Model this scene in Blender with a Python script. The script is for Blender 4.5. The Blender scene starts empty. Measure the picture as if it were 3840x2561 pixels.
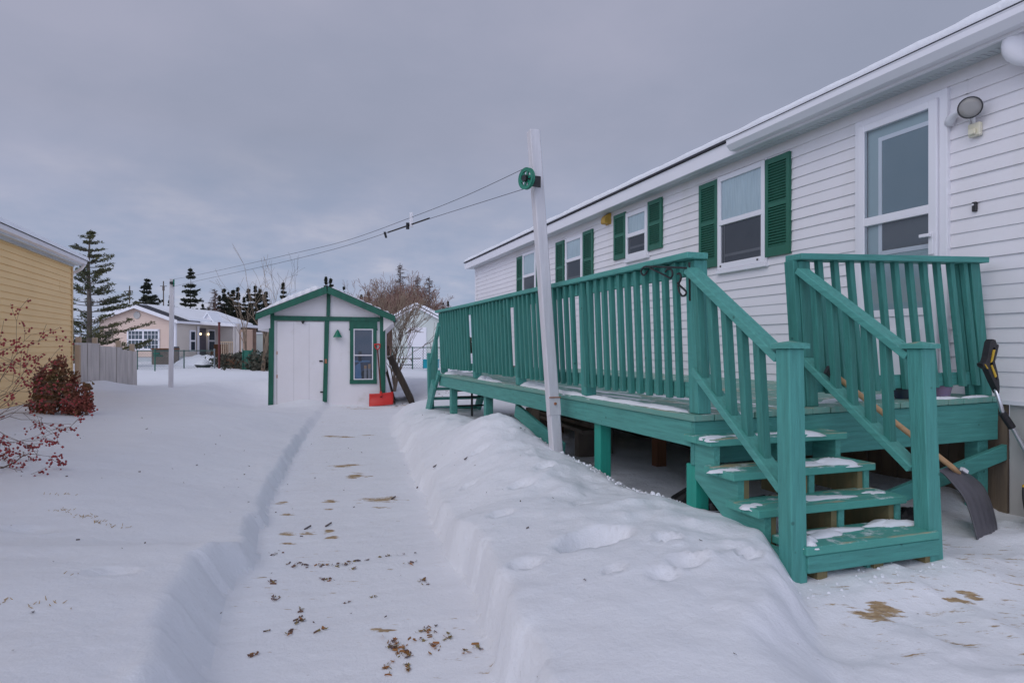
import bpy, bmesh, math, random
import numpy as np
from mathutils import Vector, Matrix, noise as mnoise

random.seed(7)
sc = bpy.context.scene
COL = sc.collection
R = math.radians
YAW = 0.3372                       # the view is turned this far to the right of the yard's long axis
SY, CY = math.sin(YAW), math.cos(YAW)
EYE = 1.25


def V(lat, dep, z=0.0):            # metres to the side / metres ahead of where the photographer stood
    return Vector((lat * CY + dep * SY, -lat * SY + dep * CY, z))


# ------------------------------------------------------------------ materials
def newmat(name):
    m = bpy.data.materials.new(name)
    m.use_nodes = True
    nt = m.node_tree
    nt.nodes.clear()
    out = nt.nodes.new('ShaderNodeOutputMaterial')
    b = nt.nodes.new('ShaderNodeBsdfPrincipled')
    nt.links.new(b.outputs[0], out.inputs[0])
    return m, nt, b, out


def coords(nt, scale=(1, 1, 1)):
    tc = nt.nodes.new('ShaderNodeTexCoord')
    mp = nt.nodes.new('ShaderNodeMapping')
    mp.inputs['Scale'].default_value = scale
    nt.links.new(tc.outputs['Object'], mp.inputs[0])
    return mp.outputs[0]


def noise_node(nt, vec, scale, detail=4, rough=0.55):
    n = nt.nodes.new('ShaderNodeTexNoise')
    n.inputs['Scale'].default_value = scale
    n.inputs['Detail'].default_value = detail
    n.inputs['Roughness'].default_value = rough
    nt.links.new(vec, n.inputs['Vector'])
    return n.outputs[0]


def ramp(nt, fac, stops):
    r = nt.nodes.new('ShaderNodeValToRGB')
    cr = r.color_ramp
    while len(cr.elements) < len(stops):
        cr.elements.new(0.5)
    for e, (p, c) in zip(cr.elements, stops):
        e.position = p
        e.color = (c[0], c[1], c[2], 1)
    nt.links.new(fac, r.inputs[0])
    return r.outputs[0]


def mixc(nt, fac, a, b):
    m = nt.nodes.new('ShaderNodeMix')
    m.data_type = 'RGBA'
    if isinstance(fac, float):
        m.inputs[0].default_value = fac
    else:
        nt.links.new(fac, m.inputs[0])
    for s, v in ((6, a), (7, b)):
        if isinstance(v, tuple):
            m.inputs[s].default_value = (v[0], v[1], v[2], 1)
        else:
            nt.links.new(v, m.inputs[s])
    return m.outputs[2]


def bump(nt, b, h, strength=0.2, dist=0.01):
    n = nt.nodes.new('ShaderNodeBump')
    n.inputs['Strength'].default_value = strength
    n.inputs['Distance'].default_value = dist
    nt.links.new(h, n.inputs['Height'])
    nt.links.new(n.outputs[0], b.inputs['Normal'])


def M(name, c1, c2=None, rough=0.6, scale=5.0, stretch=(1, 1, 1), bmp=0.0, bscale=None, metal=0.0, spots=None, spec=0.5, top=False, dust=False, specks=0):
    m, nt, b, out = newmat(name)
    b.inputs['Roughness'].default_value = rough
    b.inputs['Metallic'].default_value = metal
    b.inputs['Specular IOR Level'].default_value = spec
    v = coords(nt, stretch)
    n = noise_node(nt, v, scale)
    if c2 is None:
        c2 = tuple(x * 0.85 for x in c1)
    col = ramp(nt, n, [(0.3, c1), (0.7, c2)])
    if spots:
        sp = noise_node(nt, coords(nt, spots.get('stretch', (1, 1, 1))), spots['scale'], 5, 0.6)
        f = ramp(nt, sp, [(spots['lo'], (0, 0, 0)), (spots['hi'], (1, 1, 1))])
        if top:
            ge = nt.nodes.new('ShaderNodeNewGeometry')
            sx = nt.nodes.new('ShaderNodeSeparateXYZ')
            nt.links.new(ge.outputs['Normal'], sx.inputs[0])
            mm = nt.nodes.new('ShaderNodeMath')
            mm.operation = 'MULTIPLY'
            mm.use_clamp = True
            nt.links.new(f, mm.inputs[0])
            nt.links.new(sx.outputs['Z'], mm.inputs[1])
            f = mm.outputs[0]
        col = mixc(nt, f, col, spots['col'])
    if specks:
        vo = nt.nodes.new('ShaderNodeTexVoronoi')
        vo.inputs['Scale'].default_value = specks
        nt.links.new(coords(nt), vo.inputs['Vector'])
        vf = ramp(nt, vo.outputs['Distance'], [(.045, (.7, .7, .7)), (.085, (0, 0, 0))])
        col = mixc(nt, vf, col, tuple(q * .3 for q in c1))
    if dust:                       # a thin wind-blown film of snow caught on the upward faces
        dn = noise_node(nt, coords(nt, (3, 3, 1)), 3.1, 8, .72)
        df = ramp(nt, dn, [(.53, (0, 0, 0)), (.66, (.85, .85, .85))])
        ge2 = nt.nodes.new('ShaderNodeNewGeometry')
        sx2 = nt.nodes.new('ShaderNodeSeparateXYZ')
        nt.links.new(ge2.outputs['Normal'], sx2.inputs[0])
        mm2 = nt.nodes.new('ShaderNodeMath')
        mm2.operation = 'MULTIPLY'
        mm2.use_clamp = True
        nt.links.new(df, mm2.inputs[0])
        nt.links.new(sx2.outputs['Z'], mm2.inputs[1])
        col = mixc(nt, mm2.outputs[0], col, (.86, .87, .90))
    nt.links.new(col, b.inputs['Base Color'])
    if bmp:
        n2 = noise_node(nt, v, bscale or scale * 6, 5)
        bump(nt, b, n2, bmp)
    return m


def paint(name, c, stretch, dark=.72):
    return M(name, c, tuple(x * dark for x in c), 0.6, 5, stretch, bmp=0.45, bscale=16,
             spots=dict(scale=7, lo=0.70, hi=0.745, col=tuple(x * .42 for x in c)), spec=.35, specks=7.5)


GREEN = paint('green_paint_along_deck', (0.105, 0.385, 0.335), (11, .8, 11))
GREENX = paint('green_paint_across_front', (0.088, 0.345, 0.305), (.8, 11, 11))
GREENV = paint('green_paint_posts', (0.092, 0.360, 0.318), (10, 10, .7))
GREENB = paint('shaded_green_paint', (0.062, 0.270, 0.232), (10, 10, .7))  # same deck paint, darkened: shade between the balusters put into the colour
GREENP = M('bright_green_post', (0.02, 0.36, 0.27), (0.02, 0.30, 0.23), 0.5, 4, (8, 8, 0.6), bmp=0.3, bscale=30)
WORN = M('worn_green_decking', (0.12, 0.36, 0.30), (0.20, 0.34, 0.28), 0.65, 3, (10, 0.8, 4), bmp=0.4, bscale=30,
         spots=dict(scale=2.2, lo=0.54, hi=0.68, col=(0.42, 0.36, 0.25), stretch=(3, 0.8, 3)), top=True, dust=True)
TREAD = M('worn_green_tread', (0.088, 0.38, 0.31), (0.072, 0.32, 0.27), 0.6, 4, (1, 8, 4), bmp=0.4, bscale=30,
          spots=dict(scale=3.2, lo=0.54, hi=0.66, col=(0.46, 0.37, 0.22), stretch=(1.0, 5.0, 0.3)), top=True, dust=True)
SHUT = M('shutter_green', (0.014, 0.135, 0.083), (0.012, 0.115, 0.072), 0.45, 3)
TRIMG = M('shed_trim_green', (0.010, 0.135, 0.085), (0.008, 0.095, 0.062), 0.5, 3, (4, 4, 1), bmp=0.2, bscale=30)
SIDING = M('white_vinyl', (0.80, 0.775, 0.80), (0.765, 0.74, 0.76), 0.5, 1.6, bmp=0.05, bscale=14, spots=dict(scale=1.0, stretch=(1, 1.6, .3), lo=.55, hi=.85, col=(.69, .67, .65)))
VINYL = M('white_frame', (0.80, 0.79, 0.83), (0.77, 0.76, 0.80), 0.35, 2)
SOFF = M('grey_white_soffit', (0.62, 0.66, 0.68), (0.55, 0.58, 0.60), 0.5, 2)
DARK = M('dark_gap', (0.012, 0.012, 0.016), None, 0.7)
SHINGLE = M('dark_shingle', (0.03, 0.032, 0.045), (0.05, 0.05, 0.06), 0.9, 20, bmp=0.5)
BROWNPLANK = M('brown_skirting', (0.21, 0.155, 0.105), (0.13, 0.10, 0.075), 0.8, 3, (6, 6, 0.5), bmp=0.4)
PANELGREY = M('grey_skirting_panel', (0.48, 0.46, 0.44), (0.36, 0.35, 0.34), 0.6, 2.2, (2, 2, 0.7), bmp=0.15)
SHEDW = M('shed_white_board', (0.86, 0.84, 0.87), (0.80, 0.78, 0.80), 0.7, 1.6, bmp=0.15,
          spots=dict(scale=2.3, lo=0.60, hi=0.85, col=(0.60, 0.57, 0.53)))
YELLOW = M('yellow_siding', (0.84, 0.585, 0.275), (0.79, 0.545, 0.25), 0.55, 1.2, bmp=0.06, bscale=14)
YELTRIM = M('yellow_trim', (0.62, 0.42, 0.20), None, 0.5)
BEIGE = M('beige_siding', (0.70, 0.54, 0.45), (0.66, 0.50, 0.42), 0.6, 1.2)
TAUPE = M('taupe_siding', (0.60, 0.54, 0.48), (0.56, 0.50, 0.45), 0.6, 1.2)
FENCEW = M('grey_fence_wood', (0.60, 0.555, 0.53), (0.41, 0.38, 0.365), 0.85, 2.5, (6, 6, 0.5), bmp=0.3)
POSTW = M('tan_post_wood', (0.52, 0.40, 0.29), (0.40, 0.31, 0.23), 0.8, 3, (6, 6, 0.6), bmp=0.3)
REDWOOD = M('brown_post_wood', (0.20, 0.085, 0.04), (0.13, 0.06, 0.03), 0.8, 4, (6, 6, 0.6), bmp=0.3)
PINEWOOD = M('unpainted_pine', (0.24, 0.185, 0.085), (0.15, 0.14, 0.07), 0.8, 4, (5, 5, 0.6), bmp=0.3)
HANDLEW = M('ash_handle', (0.62, 0.38, 0.19), (0.52, 0.31, 0.15), 0.5, 6, (1, 8, 8))
POLEW = M('white_pole_paint', (0.70, 0.69, 0.73), (0.58, 0.57, 0.60), 0.6, 4, (5, 5, 0.5), bmp=0.3,
          spots=dict(scale=5, lo=0.66, hi=0.74, col=(0.38, 0.35, 0.32), stretch=(2, 2, 0.5)))
PULLEY = M('green_pulley', (0.01, 0.21, 0.13), None, 0.4)
BLACK = M('black_metal', (0.012, 0.012, 0.014), None, 0.45)
BLACKP = M('black_plastic', (0.016, 0.015, 0.018), (0.03, 0.028, 0.03), 0.5)
CHROME = M('aluminium', (0.72, 0.72, 0.75), None, 0.3, metal=0.9)
YELP = M('yellow_plastic', (0.62, 0.40, 0.03), None, 0.45)
SCOOP = M('grey_scoop', (0.105, 0.10, 0.115), (0.08, 0.078, 0.09), 0.45, 5, bmp=0.1)
REDP = M('red_plastic', (0.62, 0.02, 0.015), (0.55, 0.02, 0.015), 0.4, 3)
MAROON = M('maroon_handle', (0.12, 0.018, 0.016), None, 0.5)
RUST = M('rust', (0.32, 0.11, 0.05), (0.42, 0.20, 0.11), 0.8, 20)
VENTY = M('stained_vent', (0.56, 0.35, 0.06), (0.38, 0.22, 0.04), 0.6, 10)
YELLOWED = M('yellowed_plastic', (0.70, 0.65, 0.46), (0.74, 0.71, 0.60), 0.5, 10)
LENS = M('floodlight_lens', (0.30, 0.29, 0.275), (0.25, 0.24, 0.23), 0.25, 10)
ROPE = M('clothesline', (0.10, 0.10, 0.12), None, 0.6)
BARK = M('grey_bark', (0.15, 0.125, 0.105), (0.09, 0.075, 0.065), 0.9, 6, (3, 3, 0.6))
BARKT = M('tan_bark', (0.27, 0.20, 0.14), (0.19, 0.14, 0.10), 0.9, 6, (3, 3, 0.6))
BARKR = M('reddish_twigs', (0.20, 0.115, 0.09), (0.28, 0.18, 0.145), 0.9, 0.6)
BUSHB = M('bush_bark', (0.13, 0.085, 0.06), (0.19, 0.13, 0.10), 0.9, 8)
BERRY = M('red_berry', (0.36, 0.025, 0.028), (0.22, 0.018, 0.022), 0.35, 12)
SPRUCE = M('spruce_needles', (0.016, 0.024, 0.017), (0.042, 0.046, 0.024), 0.9, 1.1)
PINEN = M('pine_needles', (0.105, 0.100, 0.030), (0.045, 0.060, 0.038), 0.9, 0.9)
YEW = M('evergreen_shrub_leaves', (0.13, 0.10, 0.032), (0.30, 0.065, 0.06), 0.9, 3.0)
LARCH = M('larch_twigs', (0.085, 0.055, 0.045), (0.12, 0.07, 0.055), 0.9, 0.8)
WHITEB = M('pale_green_siding', (0.62, 0.66, 0.62), (0.55, 0.59, 0.56), 0.6, 1)
TURQ = M('turquoise_tub', (0.0, 0.30, 0.38), None, 0.4)
NET = M('green_netting', (0.02, 0.17, 0.12), (0.03, 0.12, 0.09), 0.8, 4)
HEDGE = M('dead_hedge', (0.085, 0.075, 0.05), (0.05, 0.06, 0.045), 0.95, 3)
LEAFM = M('dead_leaves', (0.22, 0.10, 0.045), (0.10, 0.085, 0.10), 0.85, 7)
LEAFO = M('orange_leaves', (0.40, 0.15, 0.06), (0.20, 0.13, 0.03), 0.8, 9)
LITTER = M('dark_twig_litter', (0.10, 0.085, 0.09), (0.16, 0.12, 0.10), 0.9, 9)
BARE = M('bare_brown_ground', (0.52, 0.39, 0.24), (0.38, 0.28, 0.18), 0.9, 18, bmp=0.4,
         spots=dict(scale=30, lo=0.48, hi=0.60, col=(0.78, 0.77, 0.78)))
GREYW = M('grey_timber', (0.20, 0.17, 0.14), (0.12, 0.10, 0.085), 0.85, 4, (1, 1, 1))
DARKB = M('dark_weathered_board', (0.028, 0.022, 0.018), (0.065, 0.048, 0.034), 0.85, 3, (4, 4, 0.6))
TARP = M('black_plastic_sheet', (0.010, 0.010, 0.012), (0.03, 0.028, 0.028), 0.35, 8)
CURT = M('sheer_curtain', (0.66, 0.73, 0.75), (0.50, 0.58, 0.61), 0.8, 9, (1, 9, 0.4))
SCREEN = M('insect_screen', (0.028, 0.026, 0.032), (0.042, 0.040, 0.047), 0.4, 6)
INNER = M('inner_door_grey', (0.40, 0.49, 0.50), (0.37, 0.45, 0.47), 0.6, 2)
INNERG = M('inner_door_glass', (0.16, 0.225, 0.255), (0.20, 0.26, 0.285), 0.35, 1.2)
INNERD = M('inner_door_dark', (0.07, 0.075, 0.085), (0.12, 0.125, 0.13), 0.4, 2)
SHEDIN = M('shed_inside', (0.05, 0.075, 0.13), (0.035, 0.05, 0.085), 0.6, 1.5)
POTM = M('patterned_pot', (0.32, 0.26, 0.45), (0.42, 0.25, 0.32), 0.5, 14, (1, 1, 6))
POTD = M('dark_pot', (0.02, 0.03, 0.07), (0.03, 0.05, 0.03), 0.5, 14)


def glassmat(name, tint, refl=0.35):
    m, nt, b, out = newmat(name)
    nt.nodes.remove(b)
    t = nt.nodes.new('ShaderNodeBsdfTransparent')
    t.inputs[0].default_value = (*tint, 1)
    g = nt.nodes.new('ShaderNodeBsdfGlossy')
    g.inputs['Roughness'].default_value = 0.03
    g.inputs[0].default_value = (0.9, 0.93, 0.95, 1)
    mx = nt.nodes.new('ShaderNodeMixShader')
    lw = nt.nodes.new('ShaderNodeFresnel')
    lw.inputs['IOR'].default_value = 1.25
    ad = nt.nodes.new('ShaderNodeMath')
    ad.operation = 'ADD'
    ad.inputs[1].default_value = refl
    nt.links.new(lw.outputs[0], ad.inputs[0])
    nt.links.new(ad.outputs[0], mx.inputs[0])
    nt.links.new(t.outputs[0], mx.inputs[1])
    nt.links.new(g.outputs[0], mx.inputs[2])
    nt.links.new(mx.outputs[0], out.inputs[0])
    return m


GLASS = glassmat('window_glass', (0.90, 0.95, 0.97), 0.05)


def emis(name, col, st):
    m, nt, b, out = newmat(name)
    b.inputs['Base Color'].default_value = (*col, 1)
    b.inputs['Emission Color'].default_value = (*col, 1)
    b.inputs['Emission Strength'].default_value = st
    return m


LAMP = emis('lit_bulb', (1.0, 0.78, 0.48), 2.0)


def snowmat(name, tint=(0.86, 0.88, 0.925), dirty=0.0, bare=False):
    m, nt, b, out = newmat(name)
    b.inputs['Roughness'].default_value = 0.75
    b.inputs['Specular IOR Level'].default_value = 0.25
    v = coords(nt)
    n = noise_node(nt, v, 1.3, 5, 0.6)
    col = ramp(nt, n, [(0.3, tint), (0.75, (tint[0] * 0.95, tint[1] * 0.945, tint[2] * 0.95))])
    if dirty:
        s = noise_node(nt, coords(nt, (1.2, 3.2, 1)), 2.2, 6, 0.65)
        f = ramp(nt, s, [(0.50, (0, 0, 0)), (0.80, (dirty, dirty, dirty))])
        col = mixc(nt, f, col, (0.52, 0.46, 0.40))
        s2 = noise_node(nt, coords(nt, (1, 2.5, 1)), 26, 3, 0.6)
        f2 = ramp(nt, s2, [(0.70, (0, 0, 0)), (0.76, (0.55, 0.55, 0.55))])
        col = mixc(nt, f2, col, (0.40, 0.36, 0.35))
    if bare:
        at = nt.nodes.new('ShaderNodeAttribute')
        at.attribute_name = 'bare'
        tc = nt.nodes.new('ShaderNodeTexCoord')
        mp = nt.nodes.new('ShaderNodeMapping')
        mp.inputs['Rotation'].default_value = (0, 0, .33)
        nt.links.new(tc.outputs['Object'], mp.inputs[0])
        mp2 = nt.nodes.new('ShaderNodeMapping')
        mp2.inputs['Scale'].default_value = (1.0, 4.0, 1)
        nt.links.new(mp.outputs[0], mp2.inputs[0])
        nb = noise_node(nt, mp2.outputs[0], 7.0, 9, .68)
        ad = nt.nodes.new('ShaderNodeMath')
        ad.operation = 'MULTIPLY_ADD'
        nt.links.new(nb, ad.inputs[0])
        ad.inputs[1].default_value = 3.0
        nt.links.new(at.outputs['Fac'], ad.inputs[2])
        f = ramp(nt, ad.outputs[0], [(0.0, (0, 0, 0)), (1.0, (1, 1, 1))])
        mr_ = nt.nodes.new('ShaderNodeMapRange')
        mr_.inputs[1].default_value = 1.98
        mr_.inputs[2].default_value = 2.16
        nt.links.new(ad.outputs[0], mr_.inputs[0])
        nc = noise_node(nt, mp2.outputs[0], 16, 6, .7)
        bc = ramp(nt, nc, [(.35, (.20, .15, .11)), (.47, (.40, .27, .14)), (.60, (.50, .38, .24)), (.70, (.62, .55, .47))])
        col = mixc(nt, mr_.outputs[0], col, bc)
    nt.links.new(col, b.inputs['Base Color'])
    n1 = noise_node(nt, v, 9, 10, 0.68)
    bump(nt, b, n1, 0.45, 0.035)
    return m


SNOW = snowmat('snow')
PATHSNOW = snowmat('packed_snow', (0.87, 0.885, 0.925), 0.12, True)
LAWNSNOW = snowmat('yard_snow', (0.86, 0.88, 0.925), 0.07)


# ------------------------------------------------------------------ mesh building
class MB:
    def __init__(s):
        s.v = []
        s.f = []
        s.m = []

    def add(s, vs, fs, mi=0):
        o = len(s.v)
        s.v += [tuple(p) for p in vs]
        s.f += [tuple(i + o for i in f) for f in fs]
        s.m += [mi] * len(fs)

    def box(s, x0, x1, y0, y1, z0, z1, mi=0):
        s.add([(x0, y0, z0), (x1, y0, z0), (x1, y1, z0), (x0, y1, z0), (x0, y0, z1), (x1, y0, z1), (x1, y1, z1), (x0, y1, z1)],
              [(3, 2, 1, 0), (4, 5, 6, 7), (0, 1, 5, 4), (1, 2, 6, 5), (2, 3, 7, 6), (3, 0, 4, 7)], mi)

    def hexa(s, a, b, mi=0):       # two 4-corner loops
        s.add(list(a) + list(b), [(3, 2, 1, 0), (4, 5, 6, 7), (0, 1, 5, 4), (1, 2, 6, 5), (2, 3, 7, 6), (3, 0, 4, 7)], mi)

    def bar(s, p, q, w, h, side=(1, 0, 0), mi=0):    # w along `side`, h along the third axis
        p, q = Vector(p), Vector(q)
        d = (q - p).normalized()
        u = Vector(side)
        u = (u - d * u.dot(d)).normalized()
        t = d.cross(u)
        c = [u * (-w / 2) + t * (-h / 2), u * (w / 2) + t * (-h / 2), u * (w / 2) + t * (h / 2), u * (-w / 2) + t * (h / 2)]
        s.hexa([p + k for k in c], [q + k for k in c], mi)

    def post(s, x0, x1, y0, y1, z0, z1, dx=0.0, dy=0.0, mi=0):   # top shifted by dx, dy: a post out of plumb
        s.hexa([(x0, y0, z0), (x1, y0, z0), (x1, y1, z0), (x0, y1, z0)],
               [(x0 + dx, y0 + dy, z1), (x1 + dx, y0 + dy, z1), (x1 + dx, y1 + dy, z1), (x0 + dx, y1 + dy, z1)], mi)

    def prism(s, poly, axis, a, b, mi=0):            # poly in the two other axes, extruded a..b
        n = len(poly)

        def P(p, t):
            return {'x': (t, p[0], p[1]), 'y': (p[0], t, p[1]), 'z': (p[0], p[1], t)}[axis]
        vs = [P(p, a) for p in poly] + [P(p, b) for p in poly]
        fs = [tuple(range(n))[::-1], tuple(range(n, 2 * n))]
        for i in range(n):
            j = (i + 1) % n
            fs.append((i, j, n + j, n + i))
        s.add(vs, fs, mi)

    def tube(s, pts, r, n=6, mi=0, cap=True):
        pts = [Vector(p) for p in pts]
        rs = r if isinstance(r, (list, tuple)) else [r] * len(pts)
        o = len(s.v)
        u = None
        for i, p in enumerate(pts):
            d = (pts[min(i + 1, len(pts) - 1)] - pts[max(i - 1, 0)])
            d = d.normalized() if d.length > 1e-9 else Vector((0, 0, 1))
            if u is None:
                u = d.orthogonal().normalized()
            else:
                u = u - d * u.dot(d)
                u = u.normalized() if u.length > 1e-6 else d.orthogonal().normalized()
            t = d.cross(u)
            for k in range(n):
                a = 2 * math.pi * k / n
                s.v.append(tuple(p + (u * math.cos(a) + t * math.sin(a)) * rs[i]))
        for i in range(len(pts) - 1):
            for k in range(n):
                a, b = o + i * n + k, o + i * n + (k + 1) % n
                s.f.append((a, b, b + n, a + n))
                s.m.append(mi)
        if cap:
            s.f.append(tuple(o + k for k in range(n))[::-1])
            e = o + (len(pts) - 1) * n
            s.f.append(tuple(e + k for k in range(n)))
            s.m += [mi, mi]

    def lathe(s, c, axis, prof, n=20, mi=0):         # prof: (distance along axis, radius)
        c, ax = Vector(c), Vector(axis).normalized()
        u = ax.orthogonal().normalized()
        t = ax.cross(u)
        o = len(s.v)
        for (h, r) in prof:
            for k in range(n):
                a = 2 * math.pi * k / n
                s.v.append(tuple(c + ax * h + (u * math.cos(a) + t * math.sin(a)) * r))
        for i in range(len(prof) - 1):
            for k in range(n):
                a, b = o + i * n + k, o + i * n + (k + 1) % n
                s.f.append((a, b, b + n, a + n))
                s.m.append(mi)
        s.f.append(tuple(o + k for k in range(n))[::-1])
        e = o + (len(prof) - 1) * n
        s.f.append(tuple(e + k for k in range(n)))
        s.m += [mi, mi]

    def dome(s, c, rx, ry, h, n=14, rings=4, seed=0, jag=0.25, rot=0.0, mi=0):   # a flattish irregular lump lying on something
        rnd = random.Random(seed)
        ph = [rnd.uniform(0, 6.28) for _ in range(4)]
        cx, cy, cz = c
        o = len(s.v)
        ca, sa = math.cos(rot), math.sin(rot)
        for i in range(rings):
            fr = 1.0 - i / rings
            zz = h * (1 - fr ** 2.2) if i else -0.01
            for k in range(n):
                a = 2 * math.pi * k / n
                w = 1 + jag * (0.5 * math.sin(2 * a + ph[0]) + 0.35 * math.sin(3 * a + ph[1]) + 0.3 * math.sin(5 * a + ph[2])) + rnd.uniform(-.5, .5) * jag * 0.5
                x, y = rx * fr * w * math.cos(a), ry * fr * w * math.sin(a)
                s.v.append((cx + x * ca - y * sa, cy + x * sa + y * ca, cz + zz * (1 + rnd.uniform(-.15, .15))))
        s.v.append((cx, cy, cz + h))
        for i in range(rings - 1):
            for k in range(n):
                a, b = o + i * n + k, o + i * n + (k + 1) % n
                s.f.append((a, b, b + n, a + n))
                s.m.append(mi)
        e = o + (rings - 1) * n
        for k in range(n):
            s.f.append((e + k, e + (k + 1) % n, o + rings * n))
            s.m.append(mi)


ORG = {}


def link(name, mb, mats, parent=None, smooth=False, bevel=0.0, auto=None):
    org = ORG.get(parent.name, Vector((0, 0, 0))) if parent else Vector((0, 0, 0))
    me = bpy.data.meshes.new(name)
    me.from_pydata([(x - org.x, y - org.y, z - org.z) for x, y, z in mb.v], [], mb.f)
    mats = mats if isinstance(mats, (list, tuple)) else [mats]
    for m in mats:
        me.materials.append(m)
    if len(mats) > 1:
        me.polygons.foreach_set('material_index', mb.m)
    if bevel:
        bm = bmesh.new()
        bm.from_mesh(me)
        bmesh.ops.bevel(bm, geom=list(bm.edges), offset=bevel, segments=1, affect='EDGES', profile=0.5, clamp_overlap=True)
        bm.to_mesh(me)
        bm.free()
    if smooth:
        me.polygons.foreach_set('use_smooth', [True] * len(me.polygons))
        if auto:
            me.set_sharp_from_angle(angle=auto)
    me.update()
    o = bpy.data.objects.new(name, me)
    COL.objects.link(o)
    if parent:
        o.parent = parent
        ORG[o.name] = org
    return o


def tag(o, label, cat, group=None, kind=None):
    o['label'] = label
    o['category'] = cat
    if group:
        o['group'] = group
    if kind:
        o['kind'] = kind
    return o


def thing(name, label, cat, loc, rot=0.0, group=None, local=False):
    o = bpy.data.objects.new(name, None)
    o.empty_display_size = 0.2
    COL.objects.link(o)
    o.location = loc
    o.rotation_euler = (0, 0, rot)
    ORG[o.name] = Vector((0, 0, 0)) if local else Vector(loc)
    return tag(o, label, cat, group)


def copy_tree(o, parent=None):
    c = o.copy()
    COL.objects.link(c)
    if parent:
        c.parent = parent
    for ch in list(o.children):
        copy_tree(ch, c)
    return c


def siding(mb, fixed, a0, a1, z0, z1, axis, out, course=0.1016, lip=0.013, top=None, mi=0):
    """Lapped boards: axis 'x' means the wall plane is x=fixed, running a0..a1 along y; out = +-1."""
    n = int(math.ceil((z1 - z0) / course))
    for i in range(n):
        za, zb = z0 + i * course, min(z1, z0 + (i + 1) * course)
        b0, b1 = a0, a1
        if top:
            b0, b1 = top(za)
            if b1 - b0 < 0.02:
                continue
        f0, f1 = fixed + out * lip, fixed + out * 0.001
        if axis == 'x' and not top and b1 - b0 > 5:        # panels overlap where they join
            cut = b0 + (b1 - b0) * (((i // 2) * 0.381966 + .13) % 1.0)
            for q0, q1, e in ((b0, cut, 0.0), (cut - .02, b1, .0028)):
                mb.add([(f0 + out * e, q0, za), (f0 + out * e, q1, za), (f1 + out * e, q1, zb), (f1 + out * e, q0, zb), (fixed, q0, za), (fixed, q1, za)],
                       [(0, 1, 2, 3), (4, 5, 1, 0), (0, 3, 4)], mi)
        elif axis == 'x':
            mb.add([(f0, b0, za), (f0, b1, za), (f1, b1, zb), (f1, b0, zb), (fixed, b0, za), (fixed, b1, za)],
                   [(0, 1, 2, 3), (4, 5, 1, 0)], mi)
        else:
            mb.add([(b0, f0, za), (b1, f0, za), (b1, f1, zb), (b0, f1, zb), (b0, fixed, za), (b1, fixed, za)],
                   [(0, 1, 2, 3), (4, 5, 1, 0)], mi)


# ------------------------------------------------------------------ ground
def sstep(a, b, x):
    t = np.clip((x - a) / (b - a), 0, 1)
    return t * t * (3 - 2 * t)


_rng = np.random.RandomState(3)
_G = _rng.rand(256, 256)


def vnoise(x, y, s):
    x, y = x * s + 40.3, y * s + 71.7
    xi, yi = np.floor(x).astype(int), np.floor(y).astype(int)
    fx, fy = x - xi, y - yi
    fx, fy = fx * fx * (3 - 2 * fx), fy * fy * (3 - 2 * fy)

    def g(i, j):
        return _G[i % 256, j % 256]
    return ((g(xi, yi) * (1 - fx) + g(xi + 1, yi) * fx) * (1 - fy) + (g(xi, yi + 1) * (1 - fx) + g(xi + 1, yi + 1) * fx) * fy) * 2 - 1


def fbm(x, y, s, o=4):
    r, a = 0, 1
    for k in range(o):
        r = r + a * vnoise(x + k * 13.1, y - k * 7.7, s)
        s, a = s * 2.07, a * 0.5
    return r


PY = [-3, 0.5, 2.7, 3.4, 4.65, 5.7, 7.1, 8.9, 10.4, 12.0, 13.2, 14.2, 14.7]
PL = [-.45, -.30, -.21, -.18, -.13, -.07, .06, .22, .44, .66, .80, .95, 1.0]
PR = [.30, .56, .76, .87, 1.02, 1.13, 1.26, 1.42, 1.56, 1.85, 2.35, 2.75, 2.8]


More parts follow.
